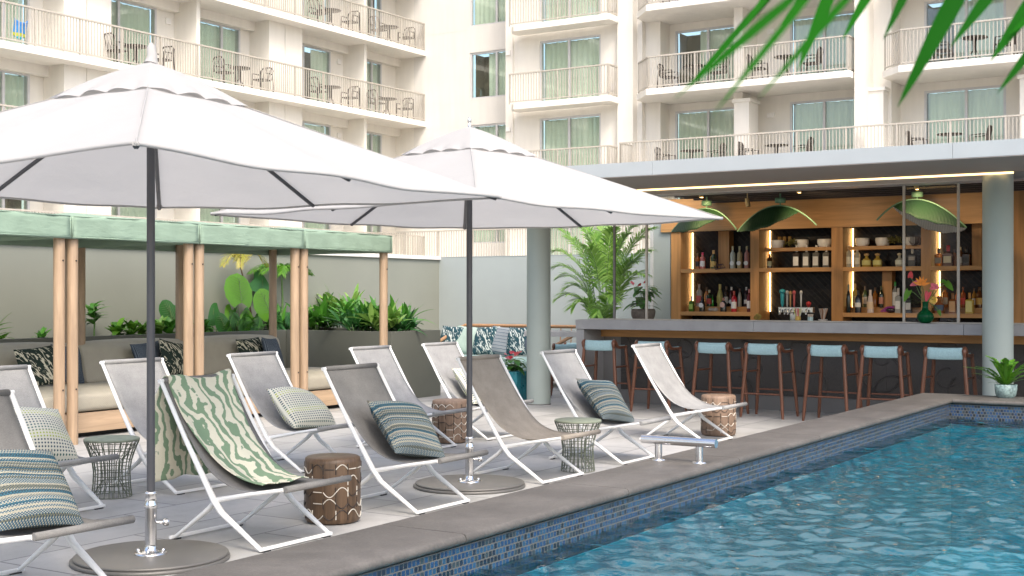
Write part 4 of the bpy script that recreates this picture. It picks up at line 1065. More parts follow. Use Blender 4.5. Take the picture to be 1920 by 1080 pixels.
# --- bottles
PROF = {
 'wine': [(.5, 0), (.5, .03), (.5, .58), (.44, .66), (.24, .76), (.17, .82), (.17, .90)],
 'tall': [(.5, 0), (.5, .03), (.5, .66), (.38, .72), (.20, .76), (.18, .90)],
 'squat': [(.46, 0), (.5, .05), (.5, .42), (.40, .55), (.2, .64), (.17, .80)],
 'square': [(.5, 0), (.5, .03), (.5, .62), (.42, .66), (.19, .70), (.17, .86)],
 'cone': [(.5, 0), (.5, .03), (.40, .5), (.30, .72), (.17, .78), (.16, .90)],
 'slim': [(.42, 0), (.44, .03), (.46, .5), (.3, .68), (.16, .8), (.15, .92)]}
GR = 'bottles standing on the back bar shelves'
def bottle(px, zs, hp, wp, kind, gc, lc, cc, label, X=17.02, tr=0, lz=(.16, .48), round_label=False):
    Y = Yat(px, X); k = dep(X, Y)/F; h, w = hp*k, wp*k
    t = thing('bottle', label, 'bottle', (X, Y, zs), group=GR)
    n = 4 if kind == 'square' else 14; rot = R(45) if n == 4 else 0; f = w*(1.35 if n == 4 else 1)
    b = MB(); b.lathe([(r*f if i < 4 else r*w, z*h) for i, (r, z) in enumerate(PROF[kind])], n=n, smooth=n > 4)
    b.build('glass_body', colm(gc, .08, tr), t, rot=(0, 0, rot), bevel=.004 if n == 4 else 0)
    b = MB(); z0 = PROF[kind][-1][1]*h
    if kind == 'squat': b.lathe([(.16*w, 0), (.2*w, .02*h), (.30*w, .08*h), (.28*w, .15*h), (0, .2*h)], (0, 0, z0), 12)
    else: b.lathe([(.185*w, -.14*h), (.195*w, 0), (.195*w, h-z0), (0, h-z0)], (0, 0, z0), 12)
    b.build('cap', colm(cc, .4), t)
    if lc:
        b = MB()
        if round_label:
            m = 12; c_ = (lz[0]+lz[1])/2*h; rr = .42*w; vs = [(-.53*w, 0, c_)]+[(-.53*w, rr*math.cos(2*math.pi*q/m), c_+rr*math.sin(2*math.pi*q/m)) for q in range(m)]
            b.add(vs, [(0, 1+(q+1) % m, 1+q) for q in range(m)])
            b.add([(-.50*w, v[1], v[2]) for v in vs], [(0, 1+q, 1+(q+1) % m) for q in range(m)])
        elif n == 4:
            b.box(-f*.5*.7071-.003, -f*.5*.7071+.0, -w*.40, w*.40, lz[0]*h, lz[1]*h)
        else:
            vs = []; m = 8
            for q in range(m+1):
                a = math.pi + (q/m-.5)*2.4; vs += [(.515*w*math.cos(a), .515*w*math.sin(a), lz[0]*h), (.515*w*math.cos(a), .515*w*math.sin(a), lz[1]*h)]
            b.add(vs, [(2*q, 2*q+2, 2*q+3, 2*q+1) for q in range(m)], True)
        b.build('label', colm(lc, .6), t)
    return t
ZU, ZL = 1.768, 1.165
cream = (.62, .58, .48); wht = (.7, .69, .66); blk = (.012, .012, .014); amber = (.28, .08, .012); dkred = (.10, .008, .012)
bottle(1308, ZU, 30, 8, 'wine', amber, blk, (.1, .07, .02), 'amber bottle with black label at the far left of the upper left shelf')
bottle(1317.5, ZU, 31, 10, 'tall', (.42, .12, .10), wht, (.65, .04, .12), 'rosy bottle with hot pink cap and white label, upper left shelf')
bottle(1338, ZU, 35, 12, 'wine', (.03, .05, .02), (.55, .38, .12), (.62, .38, .14), 'dark champagne bottle with gold neck and label, upper left shelf', lz=(.1, .4))
for i, (px, gc, nm) in enumerate(((1374, (.55, .58, .50), 'pale straw'), (1387, (.50, .40, .22), 'golden'), (1400.5, (.50, .25, .22), 'pink tinted'))):
    bottle(px, ZU, 42, 10, 'tall', gc, wht, (.50, .45, .25), nm+' bottle with round white label beside the shelf divider', round_label=True, lz=(.08, .4), tr=.25)
bottle(1297, ZL, 29, 9, 'square', (.05, .12, .01), (.30, .42, .08), (.5, .5, .45), 'short green square bottle at the left end of the lower shelf', X=16.95)
bottle(1311, 1.236, 42, 11, 'tall', (.45, .42, .38), (.45, .09, .08), (.45, .35, .3), 'tall clear bottle with red floral label by the lower left light strip', X=17.12, tr=.3)
bottle(1316.5, ZL, 28, 11, 'wine', blk, wht, blk, 'black bottle with a pale diamond label, lower left shelf', X=16.95, round_label=True, lz=(.2, .65))
bottle(1330, 1.236, 31, 10, 'tall', (.01, .03, .015), (.35, .04, .03), (.5, .47, .3), 'dark green bottle with red label, lower left shelf', X=17.12)
bottle(1336, 1.236, 22, 6, 'slim', (.03, .25, .02), None, (.03, .1, .02), 'small bright green bottle tucked beside the red label bottle', X=17.14)
bottle(1350, 1.236, 42, 12, 'slim', (.50, .45, .16), (.35, .30, .08), (.45, .38, .12), 'tall pale yellow bottle in the middle of the lower left shelf', X=17.12, tr=.3)
bottle(1356.5, ZL, 26, 12, 'wine', blk, (.62, .40, .34), (.42, .18, .13), 'black bottle with a pink diamond label, lower left shelf', X=16.95, round_label=True, lz=(.25, .75))
bottle(1371.5, 1.236, 37, 9, 'tall', (.05, .008, .01), wht, wht, 'dark red bottle with white neck and round label, lower left shelf', X=17.12, round_label=True, lz=(.1, .4))
bottle(1376.5, ZL, 39, 11, 'wine', (.38, .012, .02), wht, (.5, .08, .05), 'bright red liqueur bottle with white label, lower left shelf', X=16.95)
bottle(1399.5, 1.236, 37, 9, 'tall', (.03, .015, .02), wht, wht, 'dark bottle with white neck at the right end of the lower left shelf', X=17.12, lz=(.15, .35))
bottle(1404.5, ZL, 43, 8, 'tall', dkred, (.6, .6, .62), (.5, .2, .2), 'deep red bottle with white oval label against the oak upright', X=16.95)
bottle(1443, ZU, 27, 10, 'tall', (.05, .025, .012), (.40, .42, .28), (.25, .07, .03), 'small dark bottle with pale label left of the four white capped bottles')
for i, (px, st, nm) in enumerate(((1494, wht, 'plain cream'), (1512.5, (.40, .16, .04), 'brown edged'), (1531, (.35, .42, .06), 'lime edged'), (1550, (.15, .36, .48), 'blue edged'))):
    t = bottle(px, ZU, 42, 12.5, 'square', (.20, .19, .17) if i else (.08, .06, .05), wht, (.68, .66, .62), 'white capped square bottle with '+nm+' label over the beer taps', tr=.3, lz=(.1, .5))
    b = MB(); w_ = 12.5*dep(17, Yat(px, 17))/F; b.box(-w_*.485-.002, -w_*.485+.001, -w_*.40, w_*.40, .03, .045); b.build('label_band', colm(st, .6), t)
for i, px in enumerate((1591.5, 1607.5)):
    bottle(px, ZU, 41-4*i, 11, 'tall', (.45, .43, .36), (.60, .58, .48), (.70, .60, .45), ('tall' if not i else 'slightly shorter')+' pale label bottle next to the light strip, third upper shelf', tr=.3)
for i, px in enumerate((1625, 1645.5)):
    bottle(px, ZU, 26, 17, 'squat', (.50, .36, .08), (.55, .52, .20), (.45, .30, .14), ('left' if not i else 'right')+' one of two squat golden bottles with round stoppers', tr=.3)
bottle(1686.5, ZU, 26, 15, 'squat', (.48, .50, .44), (.55, .58, .52), (.45, .40, .28), 'squat silver bottle with round stopper beside the tall screen post', tr=.3)
bottle(1711, ZU, 34, 14, 'square', (.05, .05, .055), (.30, .28, .26), (.45, .42, .38), 'dark square bottle with silver lettering at the right of the third upper shelf', lz=(.35, .55))
bottle(1591, ZL, 53, 9, 'slim', (.012, .02, .018), None, (.18, .2, .18), 'slim black green bottle at the left of the third lower shelf', X=16.95)
bottle(1603.5, 1.236, 44, 10, 'tall', (.38, .26, .06), (.55, .45, .25), (.40, .25, .10), 'golden bottle in front of the third lower light strip', X=17.1)
bottle(1609, ZL, 42, 12, 'wine', (.010, .015, .03), wht, (.02, .02, .03), 'navy bottle with a small white square label, third lower shelf', X=16.95, lz=(.25, .45))
bottle(1632, ZL, 43, 13, 'cone', (.52, .43, .40), (.60, .45, .30), (.55, .48, .45), 'frosted pinkish tapered bottle on the third lower shelf', X=16.95)
bottle(1652.5, 1.236, 40, 9, 'wine', (.012, .02, .01), (.45, .2, .14), (.03, .06, .02), 'dark wine bottle with pink ribbon in the middle of the third lower shelf', X=17.05)
bottle(1678.5, 1.236, 48, 10, 'tall', (.35, .36, .34), wht, (.04, .28, .06), 'clear bottle with green cap and long white label by the divider', X=17.1, lz=(.08, .6), tr=.3)
bottle(1684.5, ZL, 47, 11, 'square', (.40, .42, .42), (.6, .6, .6), (.5, .48, .45), 'clear square bottle left of the screen post by the vase', X=16.95, tr=.3)
bottle(1704, ZL, 40, 12, 'square', (.025, .03, .04), (.5, .5, .52), (.4, .4, .4), 'dark square bottle hidden behind the vase stems', X=16.97)
bottle(1760.5, ZU, 34, 14, 'square', (.38, .14, .015), (.30, .26, .20), (.10, .07, .06), 'faceted amber bottle at the left of the rightmost upper shelf', tr=.3)
bottle(1778, ZU, 39, 17, 'square', (.10, .035, .01), (.62, .55, .38), (.45, .012, .02), 'square whiskey bottle with dripping red wax top')
bottle(1800.5, ZU, 36, 11, 'tall', (.12, .05, .02), (.45, .42, .38), (.55, .42, .2), 'dark whiskey bottle half behind the right screen post')
bottle(1812, ZU, 35, 13, 'square', (.03, .015, .008), (.05, .05, .05), (.02, .02, .02), 'black labelled square bottle right of the right screen post')
bottle(1761, ZL, 33, 18, 'squat', (.25, .08, .03), (.06, .09, .14), (.3, .12, .05), 'squat bottle with blue wrapped label right of the vase', X=16.95)
bottle(1772, 1.236, 40, 11, 'tall', (.40, .12, .015), (.50, .42, .28), (.12, .05, .02), 'tall amber bottle with cream label right of the flowers', X=17.12)
bottle(1786.5, ZL, 38, 13, 'square', (.22, .07, .015), (.60, .34, .16), (.25, .1, .03), 'square bottle with cream and orange label, rightmost lower shelf', X=16.95, lz=(.08, .6))
bottle(1806, 1.236, 39, 9, 'tall', (.25, .05, .012), (.45, .04, .03), (.15, .04, .02), 'slender bottle with red label, rightmost lower shelf', X=17.12)
bottle(1818, ZL, 39, 14, 'square', (.45, .32, .06), (.62, .55, .22), (.42, .2, .05), 'square golden bottle with yellow label, rightmost lower shelf', X=16.95, lz=(.08, .6))
bottle(1836.5, 1.236, 39, 13, 'tall', (.09, .03, .01), (.50, .30, .07), (.1, .05, .02), 'brown bottle with gold and black label beside the round column', X=17.12)
# --- bowls and dried bunches on the small shelves
for px, w_, lb in ((1458, 26, 'white bowl by the second light strip'), (1503, 26, 'white bowl right of the dried bunch over the taps'), (1546, 27, 'white bowl against the second oak upright'), (1617, 26, 'white bowl by the third light strip'), (1655, 27, 'white bowl left of the second dried bunch'), (1711, 29, 'white bowl right of the tall screen post')):
    X = 17.1; Y = Yat(px, X); k = dep(X, Y)/F; r = w_*k/2
    b = MB(); b.lathe([(r*.7, 0), (r*.82, .01), (r*.98, .05), (r, .085), (r*.95, .11), (r*.9, .11), (r*.9, .06), (0, .02)], n=20)
    tag(b.build('bowl', M['ceramic'], None, (X, Y, 2.045)), lb, 'bowl', 'white bowls on the small upper shelves')
def berries(px, lb, X=17.02):
    Y = Yat(px, X); b = MB(); rnd = random.Random(px)
    for k in range(110):
        a, e, r = rnd.uniform(0, 6.28), rnd.uniform(-.5, 1.4), rnd.uniform(.3, 1)
        c = Vector((.06*r*math.cos(a)*math.cos(e), .125*r*math.sin(a)*math.cos(e), .06+.06*r*math.sin(e))); d = Vector((rnd.gauss(0, 1), rnd.gauss(0, 1), rnd.gauss(.3, 1))).normalized()
        b.tube([c, c+d*.012, c+d*.024], [.002, .009, .001], 5, False)
    tag(b.build('dried_bunch', colm((.14, .13, .03), .7), None, (X, Y, 2.047)), lb, 'dried flowers', 'dried seed bunches among the bowls')
berries(1485, 'olive dried seed bunch between bowls over the beer taps'); berries(1677, 'olive dried seed bunch between bowls above the squat golden bottles')
# --- beer tap tower
X = 16.1; tt = thing('beer_tap_tower', 'steel T shaped beer tap tower with coloured handles', 'beer tap', (X, Yat(1491, X), 1.0))
k = dep(X, Yat(1491, X))/F; c0 = Yat(1491, X)
b = MB(); b.box(-.06, .06, -.055, .055, 0, .17); b.build('tower_column', M['steel'], tt, bevel=.01)
b = MB(); b.box(-.04, .04, Yat(1526, X)-c0, Yat(1461, X)-c0, .17, .245); b.build('tap_bar', M['steel'], tt, bevel=.008)
zt = .245
for px, hh, c, lb, rr in ((1467, .22, (.03, .30, .33), 'teal handle', .022), (1476, .20, (.35, .36, .36), 'grey handle', .012), (1482, .19, (.35, .20, .07), 'brown handle', .010), (1489, .20, (.45, .08, .08), 'red handle with pink disc', .012), (1502, .20, (.6, .58, .54), 'white handle', .010), (1516, .07, (.42, .02, .02), 'red ball handle', .03)):
    yy = Yat(px, X)-c0; b = MB()
    if hh < .1: b.lathe([(.008, 0), (.02, .01), (.034, .04), (.03, .06), (0, .075)], (0, yy, zt), 14)
    else:
        b.tube([(0, yy, zt), (0, yy, zt+hh*.2), (0, yy, zt+hh*.8)], [.006, rr, rr*1.2], 10); b.lathe([(0, 0), (rr*1.6, .01), (rr*1.9, .03), (rr*1.4, .05), (0, .06)], (0, yy, zt+hh*.78), 12)
    p = b.build('tap_handle', colm(c, .35), tt); tag(p, lb)
    b = MB(); b.tube([(-.03, yy, .215), (-.09, yy, .21), (-.10, yy, .15)], .011, 8); b.build('spout', M['steel'], p)
# --- straws and small things on the counter
def straws(px, lb, cup, cols, h=.17, n=16, X=14.95, cupm=None, sp=.035):
    Y = Yat(px, X); t = thing('straw_holder', lb, 'straw holder', (X, Y, 1.085 if X < 15.18 else 1.075)); rnd = random.Random(px)
    b = MB(); b.lathe(cup, n=16); b.build('cup', cupm, t)
    for q, c in enumerate(cols):
        b = MB()
        for i in range(n//len(cols)):
            a = rnd.uniform(0, 6.28); r = rnd.uniform(.3, 1); x0, y0 = .015*r*math.cos(a), .015*r*math.sin(a); b.tube([(x0, y0, .01), (x0+sp*r*math.cos(a), y0+sp*1.2*r*math.sin(a), h*rnd.uniform(.9, 1))], .0045, 5)
        b.build('straws', colm(c, .5), t)
straws(1496, 'ribbed yellow cup stuffed with striped paper straws', [(.02, 0), (.03, .01), (.036, .03), (.03, .055), (.033, .06)], [(.75, .70, .62), (.6, .10, .12), (.55, .6, .12)], .16, 24, cupm=colm((.65, .42, .10), .4))
straws(1519.5, 'small clear box of pale picks beside the straw cup', [(.033, 0), (.033, .055), (.031, .055), (.031, .004)], [(.6, .5, .4)], .09, 26, cupm=colm((.40, .52, .50), .2), sp=.014)
straws(1543, 'bundle of copper and white straws near the second oak upright', [(.05, 0), (.055, .03), (.05, .03), (.045, .004)], [(.65, .60, .52), (.42, .2, .1)], .165, 36, X=15.3, cupm=colm((.5, .45, .4), .4), sp=.045)
# --- banana leaf lamps
def leaf_lamp(lb, tip, peak, end, mount, lining, seed, X=15.8):
    k0 = Yat(peak[0], X); t = thing('leaf_lamp', lb, 'pendant lamp', (X, k0, 2.45), group='green banana leaf pendants over the bar')
    def P(p): Y = Yat(p[0], X); return Vector((0, Y-k0, Zat(p[1], X, Y)-2.45))
    a, m, c = P(tip), P(peak), P(end); tm = .5; q = (m-a*(1-tm)**2-c*tm**2)/(2*tm*(1-tm))
    def C(s): return a*(1-s)**2+q*2*s*(1-s)+c*s*s
    def w(s): return .25*max(0, math.sin(math.pi*min(1, s/.80)**.75))**.6*(1 if s < .8 else 0)+.004
    b = MB()
    e8 = C(.8)
    def dr(u): s = u*.8; p = C(s); ch = a.z+(e8.z-a.z)*u; return max(.004, (p.z-ch)*.98+(.05 if lining else .095)*math.sin(math.pi*u))*(1+.03*math.sin(u*24))
    def near(u, v): s = u*.8; p = C(s); ww = dr(u); return (p.x-ww*v*.7, p.y, p.z-ww*(v**1.2)+.004*math.sin(u*150)*v)
    b.grid(near, 90, 8); b.build('leaf_blade', M['leaf_lampg'], t, solid=.004)
    b = MB(); f = 1.0 if lining else .7
    def far(u, v): s = u*.8; p = C(s); ww = dr(u)*f+(.11*math.sin(math.pi*u)**.6 if lining else 0); return (p.x+ww*v*.45, p.y, p.z-ww*v+.004*math.sin(u*150)*v)
    b.grid(far, 90, 8); b.build('leaf_lining', M['pleat'] if lining else M['leaf_lampg'], t, solid=.004)
    b = MB(); b.tube([C(i/20) for i in range(21)], .011, 8); b.build('midrib', M['frond_metal'], t)
    zc = Zat(mount[1], X, k0)-2.45
    b = MB(); yy = Yat(mount[0], X)-k0; b.lathe([(0, 0), (.055, 0), (.068, .006), (.068, .06), (.06, .065), (0, .065)], (0, yy, zc), 20); b.lathe([(.012, 0), (.012, 2.69-2.45-zc-.065)], (0, yy, zc+.065), 8); b.lathe([(.01, -.09), (.01, 0)], (0, yy, zc), 8); b.build('mount', M['frond_metal'], t)
g = N('ribbed green leaf'); y = g.sep(g.obj())[1]; s = g.math('SINE', g.math('MULTIPLY', y, 420))
M['leaf_lampg'] = g.pbr(g.mix(g.math('MULTIPLY_ADD', s, .4, .5), (.008, .034, .010), (.02, .072, .022)), .55, 0, g.bump(s, .5, .004))
g = N('pleated cream lining'); y = g.sep(g.obj())[1]; s = g.math('SINE', g.math('MULTIPLY', y, 300))
M['pleat'] = g.pbr(g.mix(g.math('MULTIPLY_ADD', s, .4, .5), (.32, .29, .25), (.60, .56, .50)), .7)
leaf_lamp('banana leaf lamp partly behind the tip of the rear parasol', (1259, 435), (1322, 391), (1381, 430), (1325, 386), False, 1)
leaf_lamp('banana leaf lamp in the middle, above the four white capped bottles', (1383, 434), (1455, 386), (1531, 422), (1463, 381), False, 2)
leaf_lamp('banana leaf lamp at the right showing its pale pleated lining', (1812, 427), (1722, 374), (1644, 413), (1720, 370), True, 3)
for px, py, lit, lb in ((1315, 371, 1, 'lit brass spotlight above the left leaf lamp'), (1403, 388, 0, 'unlit bronze cylinder light between two leaf lamps'), (1498, 362, 1, 'lit brass spotlight above the middle leaf lamp'), (1719, 356, 1, 'lit brass spotlight above the right leaf lamp')):
    X = 15.3; Y = Yat(px, X); z = Zat(py, X, Y); t = thing('spotlight', lb, 'spotlight', (X, Y, z), group='cylinder spotlights under the bar ceiling')
    b = MB(); b.tube([(0, 0, .005), (.0, .015, .11)], .028, 16); b.tube([(0, .012, .10), (0, .012, 2.70-z)], .007, 6); b.build('lamp_body', M['brass'], t)
    b = MB(); b.lathe([(0, 0), (.024, 0)], (0, 0, .0035), 16); b.build('lens', M['spot'] if lit else M['black_rubber'], t)
    if lit:
        ld = bpy.data.lights.new('spot_light', 'SPOT'); lo = bpy.data.objects.new('spot_light', ld); COL.objects.link(lo); lo.parent = t; lo.location = (.02, 0, -.015)
        ld.energy = 15; ld.color = (1, .72, .42); ld.spot_size = R(95); ld.spot_blend = .8; ld.shadow_soft_size = .03
        lo.rotation_euler = Vector((-1, 0, .72)).to_track_quat('Z', 'Y').to_euler()

# --- bar stools
def make_stool(scale=1.0):
    t = thing('bar_stool', 'x', 'bar stool', group='walnut bar stools with pale blue woven seats')
    s = scale; W = .20
    prof = catmull([(.015, .725), (-.004, .765), (-.008, .815), (.012, .842), (.038, .832), (.075, .79), (.14, .766), (.26, .762), (.38, .775)], 4)
    b = MB()
    def fn(u, v): p = prof[round(u*(len(prof)-1))]; d = 4*v*(1-v); return (p[0]*1.0, -W*.92+1.84*W*v, (p[1]-.012*d*(1 if u > .45 else .4))*1.0)
    b.grid(fn, len(prof)-1, 10); b.build('seat', M['blue_seat'], t, solid=.012)
    for sy in (-1, 1):
        b = MB(); y = sy*W
        b.tube([(.40, y, .762), (.30, y, .755), (.16, y, .757), (.09, y, .775), (.045, y, .815), (.012, y, .835), (-.012, y, .815), (-.008, y, .775), (.01, y, .74)], [.012, .018, .020, .023, .027, .027, .025, .020, .012], 10)
        b.build('side_rail', M['walnut'], t)
    legs = {}
    for sx, x0, x1, zt in ((0, .012, -.035, .775), (1, .37, .42, .755)):
        for sy in (-1, 1):
            a, c = Vector((x1, sy*(W+.055), 0)), Vector((x0, sy*(W-.004), zt)); legs[(sx, sy)] = (a, c)
            b = MB(); b.tube([a, a.lerp(c, .08), a.lerp(c, .6), c], [.014, .0185, .0225, .019], 10); b.build('leg', M['walnut'], t)
    def at(k, z): a, c = legs[k]; return a.lerp(c, z/c.z)
    for (p, q, z) in (((0, -1), (0, 1), .275), ((1, -1), (1, 1), .30), ((0, -1), (1, -1), .52), ((0, 1), (1, 1), .52)):
        b = MB(); b.tube([at(p, z), at(q, z)], .0105, 8); b.build('stretcher', M['walnut'], t)
    return t
st0 = make_stool(); sx = 13.97
stl = [(1122, 'bar stool at the left end, in front of the counter leg'), (1221, 'second bar stool from the left, partly behind the last deck chair'), (1334, 'third bar stool from the left, behind the last stump table'),
       (1429, 'bar stool fourth from the left, directly below the beer taps'), (1550, 'bar stool fifth from the left, standing clear of its neighbours'), (1652, 'sixth bar stool, its feet cut off by the pool coping'), (1772, 'bar stool at the right beside the round pale column')]
for i, (px, lb) in enumerate(stl):
    o = st0 if i == 0 else dup(st0, (0, 0, 0)); o.location = (sx+random.uniform(-.02, .02), Yat(px, sx), 0); o.rotation_euler.z = R(random.uniform(-4, 4)); o['label'] = lb
for (x, y, rz, lb) in ((15.35, Yat(1062, 15.35), .5, 'low blue seated stool left of the bar, beside the round sage column'), (15.9, Yat(1082, 15.9), .3, 'low blue seated stool tucked behind the counter leg')):
    o = dup(st0, (x, y, 0), rz, lb); o.scale = (.86, .86, .86); o['group'] = 'low stools at the side table'
tb = thing('side_counter', 'low concrete table just left of the bar counter', 'table', (0, 0, 0))
b = MB(); b.box(16.1, 16.6, 8.3, 9.9, .80, .875); b.build('table_top', M['concrete'], tb, bevel=.004)
b = MB(); b.box(16.2, 16.5, 9.75, 9.82, 0, .80); b.box(16.2, 16.5, 8.4, 8.47, 0, .80); b.build('table_leg', M['concrete'], tb)

# =================================================================== PLANTS
def leaf(b, base, d, L_, W_, droop=.3, up=Vector((0, 0, 1)), fold=.15, nt=7, shape='lance', roll=0):
    base = Vector(base); d = Vector(d).normalized(); sd = d.cross(up)
    if sd.length < .05: sd = d.cross(Vector((1, 0, 0)))
    sd = sd.normalized()
    if roll: sd = Quaternion(d, roll) @ sd
    nn = sd.cross(d).normalized(); vs = []; m = 4 if shape in ('heart', 'round') else 2
    for i in range(nt+1):
        t = i/nt; p = base + d*L_*t + Vector((0, 0, -1))*droop*L_*t*t
        if shape == 'lance': w = W_*.5*max(.0, math.sin(math.pi*(t**.72)))**.85
        elif shape == 'round': w = W_*.5*max(0, 1-(2*min(1, t*.93+.07)-1.0)**2)**.5*(1+.03*math.sin(t*26))
        elif shape == 'strap': w = W_*.5*min(1, 4*t+.3)*(1-t**4)
        else: w = W_*.5*max(0, math.sin(math.pi*(.10+.90*t)**.62))**.7
        for j in range(-m, m+1):
            f = j/m; back = -(L_*.16)*(abs(f)**1.5)*(1-t)**1.2 if shape in ('heart', 'round') else 0
            vs.append(p + sd*w*f + nn*abs(f)*w*fold + d*back)
    q = 2*m+1
    b.add(vs, [(i*q+j, i*q+j+1, (i+1)*q+j+1, (i+1)*q+j) for i in range(nt) for j in range(q-1)], True)
def frond(b, pts, ll, lw, n=26, ang=55, droop=.35, taper=True, rnd=random, both=True, start=.12, stems=None, up=Vector((0, 0, 1)), vee=.35):
    """pinnate frond: pts = rachis polyline"""
    pts = catmull(pts, 6) if len(pts) < 8 else [Vector(p) for p in pts]; m = len(pts)-1
    if stems is not None: stems.tube(pts, [.007*(1-.8*i/m)*(ll/.3)+.0012 for i in range(m+1)], 5)
    for i in range(n):
        t = start+(1-start)*i/(n-1); k = min(m-1, int(t*m)); p = pts[k].lerp(pts[k+1], t*m-k); d = (pts[k+1]-pts[k]).normalized()
        sd = d.cross(up).normalized(); nn = sd.cross(d).normalized()
        l = ll*(math.sin(math.pi*(.14+.80*t))**.7)*rnd.uniform(.88, 1.08); a = R(ang*(1-.45*t)+rnd.uniform(-4, 4))
        for s_ in (-1, 1):
            dd = (d*math.cos(a)+sd*s_*math.sin(a)+nn*vee*rnd.uniform(.6, 1.2)).normalized()
            leaf(b, p, dd, l, lw*(1-.4*t), droop*rnd.uniform(.7, 1.3), nn, .12, 5, 'lance')
def bush(kind_name, label, cat, loc, fn, group=None, leafmat=None, stemmat=None, pot=None, seed=0):
    t = thing(kind_name, label, cat, loc, 0, group); rnd = random.Random(seed); lb_, sb = MB(), MB(); fn(lb_, sb, rnd)
    if lb_.v: lb_.build('leaves', M[leafmat or 'leaf_mid'], t)
    if sb.v: sb.build('stems', M[stemmat or 'stem'], t)
    return t
def ginger(n=22, hgt=.42, ll=.34, lw=.06, spread=.6):
    def f(b, s, rnd):
        for k in range(max(3, n//5)):
            a = rnd.uniform(0, 6.28); tp = Vector((math.cos(a)*spread*rnd.uniform(.1, .6), math.sin(a)*spread*rnd.uniform(.1, .6), hgt*rnd.uniform(.5, 1)))
            s.tube([(0, 0, -.08), tp*.5+Vector((0, 0, .04)), tp], [.009, .007, .004], 5)
            for q in range(5+n//8):
                u = rnd.uniform(.3, 1); p = tp*u; aa = a+rnd.uniform(-2.2, 2.2); el = rnd.uniform(.35, 1.35)
                leaf(b, p, (math.cos(aa)*math.cos(el), math.sin(aa)*math.cos(el), math.sin(el)), ll*rnd.uniform(.6, 1.1), lw*rnd.uniform(.7, 1.2), rnd.uniform(.15, .6), roll=rnd.uniform(-.4, .4))
    return f
zp = PZ-.07
labs = ['strappy ginger plant at the left of the end planter, behind the cabana post', 'tall arching ginger clump at the centre of the end planter', 'broad leafed ginger plant between two cabana posts', 'dense ginger plant at the front edge of the end planter',
        'ginger plant rising just left of the last cabana post', 'ginger plant right behind the last cabana post', 'arching ginger plant with leaves hanging past the last cabana post', 'low ginger plant at the far right of the end planter', 'short dark ginger filling the back of the end planter']
for i, (px, Y, h_, l_) in enumerate(((592, 12.5, .34, .32), (640, 12.45, .46, .40), (614, 12.5, .28, .30), (668, 11.25, .25, .28), (690, 11.5, .34, .34), (715, 10.9, .30, .30), (745, 11.2, .24, .34), (752, 10.75, .16, .22), (655, 11.7, .36, .3))):
    bush('ginger_plant', labs[i], 'plant', (Xat(px, Y), Y, zp), ginger(40, h_*.95, l_*1.55, .07, .55), 'ginger plants in the end planter', ['leaf_mid', 'leaf_palm', 'leaf_mid', 'leaf_dark'][i % 4], seed=40+i)
def bigleaf(specs, stem_r=.007):
    """specs: (px, py, size) leaf centres seen against the wall, in the plane Y"""
    def f(b, s, rnd):
        for (dx, dz, L_, W_, tilt, az) in specs:
            c = Vector((dx, rnd.uniform(-.08, .08), dz)); s.tube([(dx*.25, 0, -.05), Vector((dx*.6, 0, dz*.6)), c+Vector((0, 0, L_*.25))], [stem_r*1.4, stem_r, stem_r*.7], 6)
            up = abs(az) < .7; d = Vector((math.sin(az), -.30 if not up else .25, (math.cos(az) if up else -math.cos(az)*.6))).normalized()
            leaf(b, c-d*L_*.5, d, L_, W_*1.05, tilt if not up else 0, Vector((0, -1, .25)), -.12, 14, 'round' if up else 'heart')
            if up:
                sd = d.cross(Vector((0, -1, .25))).normalized()
                for q in range(9):
                    t0 = .08+.09*q; p0 = c+d*L_*(t0-.5)+Vector((0, -.006, 0)); l_ = W_*.5*math.sqrt(max(0, 1-(2*t0-.9)**2))*.8
                    for sg in (-1, 1): s.tube([p0, p0+sd*sg*l_*.9+d*l_*.35+Vector((0, -.004+.10*l_, 0))], [.003, .0012], 4)
                s.tube([c-d*L_*.5, c+Vector((0, -.006, 0)), c+d*L_*.45], [.006, .004, .0015], 5)
    return f
def at_wall(px, Y=12.6): return (Xat(px, Y), Y, zp)
def wz(py, px, Y=12.6): return Zat(py, Xat(px, Y), Y)-zp
def wx(px, c, Y=12.6): return Xat(px, Y)-Xat(c, Y)
bush('alocasia_plant', 'elephant ear plant with one huge round bright leaf beside the middle cabana post', 'plant', at_wall(448), bigleaf([(wx(445, 448), wz(540, 445), .42, .50, .05, .05), (wx(430, 448), wz(590, 430), .26, .22, .2, -.9), (wx(462, 448), wz(598, 462), .28, .24, .2, .6)]), leafmat='leaf_lime', seed=3)
bush('alocasia_plant', 'elephant ear plant with a bright rounded leaf left of the slim rear post', 'plant', at_wall(490), bigleaf([(wx(493, 490), wz(566, 493), .40, .44, .05, -.35), (wx(508, 490), wz(612, 508), .22, .22, .2, .6)]), leafmat='leaf_lime', seed=4)
bush('alocasia_plant', 'dark blue green elephant ear plant with upright leaf near the yellow fern', 'plant', at_wall(496, 12.72), bigleaf([(wx(494, 496), wz(532, 494), .30, .34, .05, .75), (wx(535, 496), wz(592, 535), .26, .26, .15, .9), (wx(470, 496), wz(600, 470), .3, .26, .2, -.8)]), leafmat='leaf_dark', seed=5)
bush('alocasia_plant', 'dark ribbed elephant ear plant left of the double cabana post', 'plant', at_wall(325), bigleaf([(wx(322, 325), wz(584, 322), .34, .30, .1, -.5), (wx(336, 325), wz(592, 336), .30, .20, .1, .2), (wx(312, 325), wz(606, 312), .24, .2, .2, -1)]), leafmat='leaf_dark', seed=6)
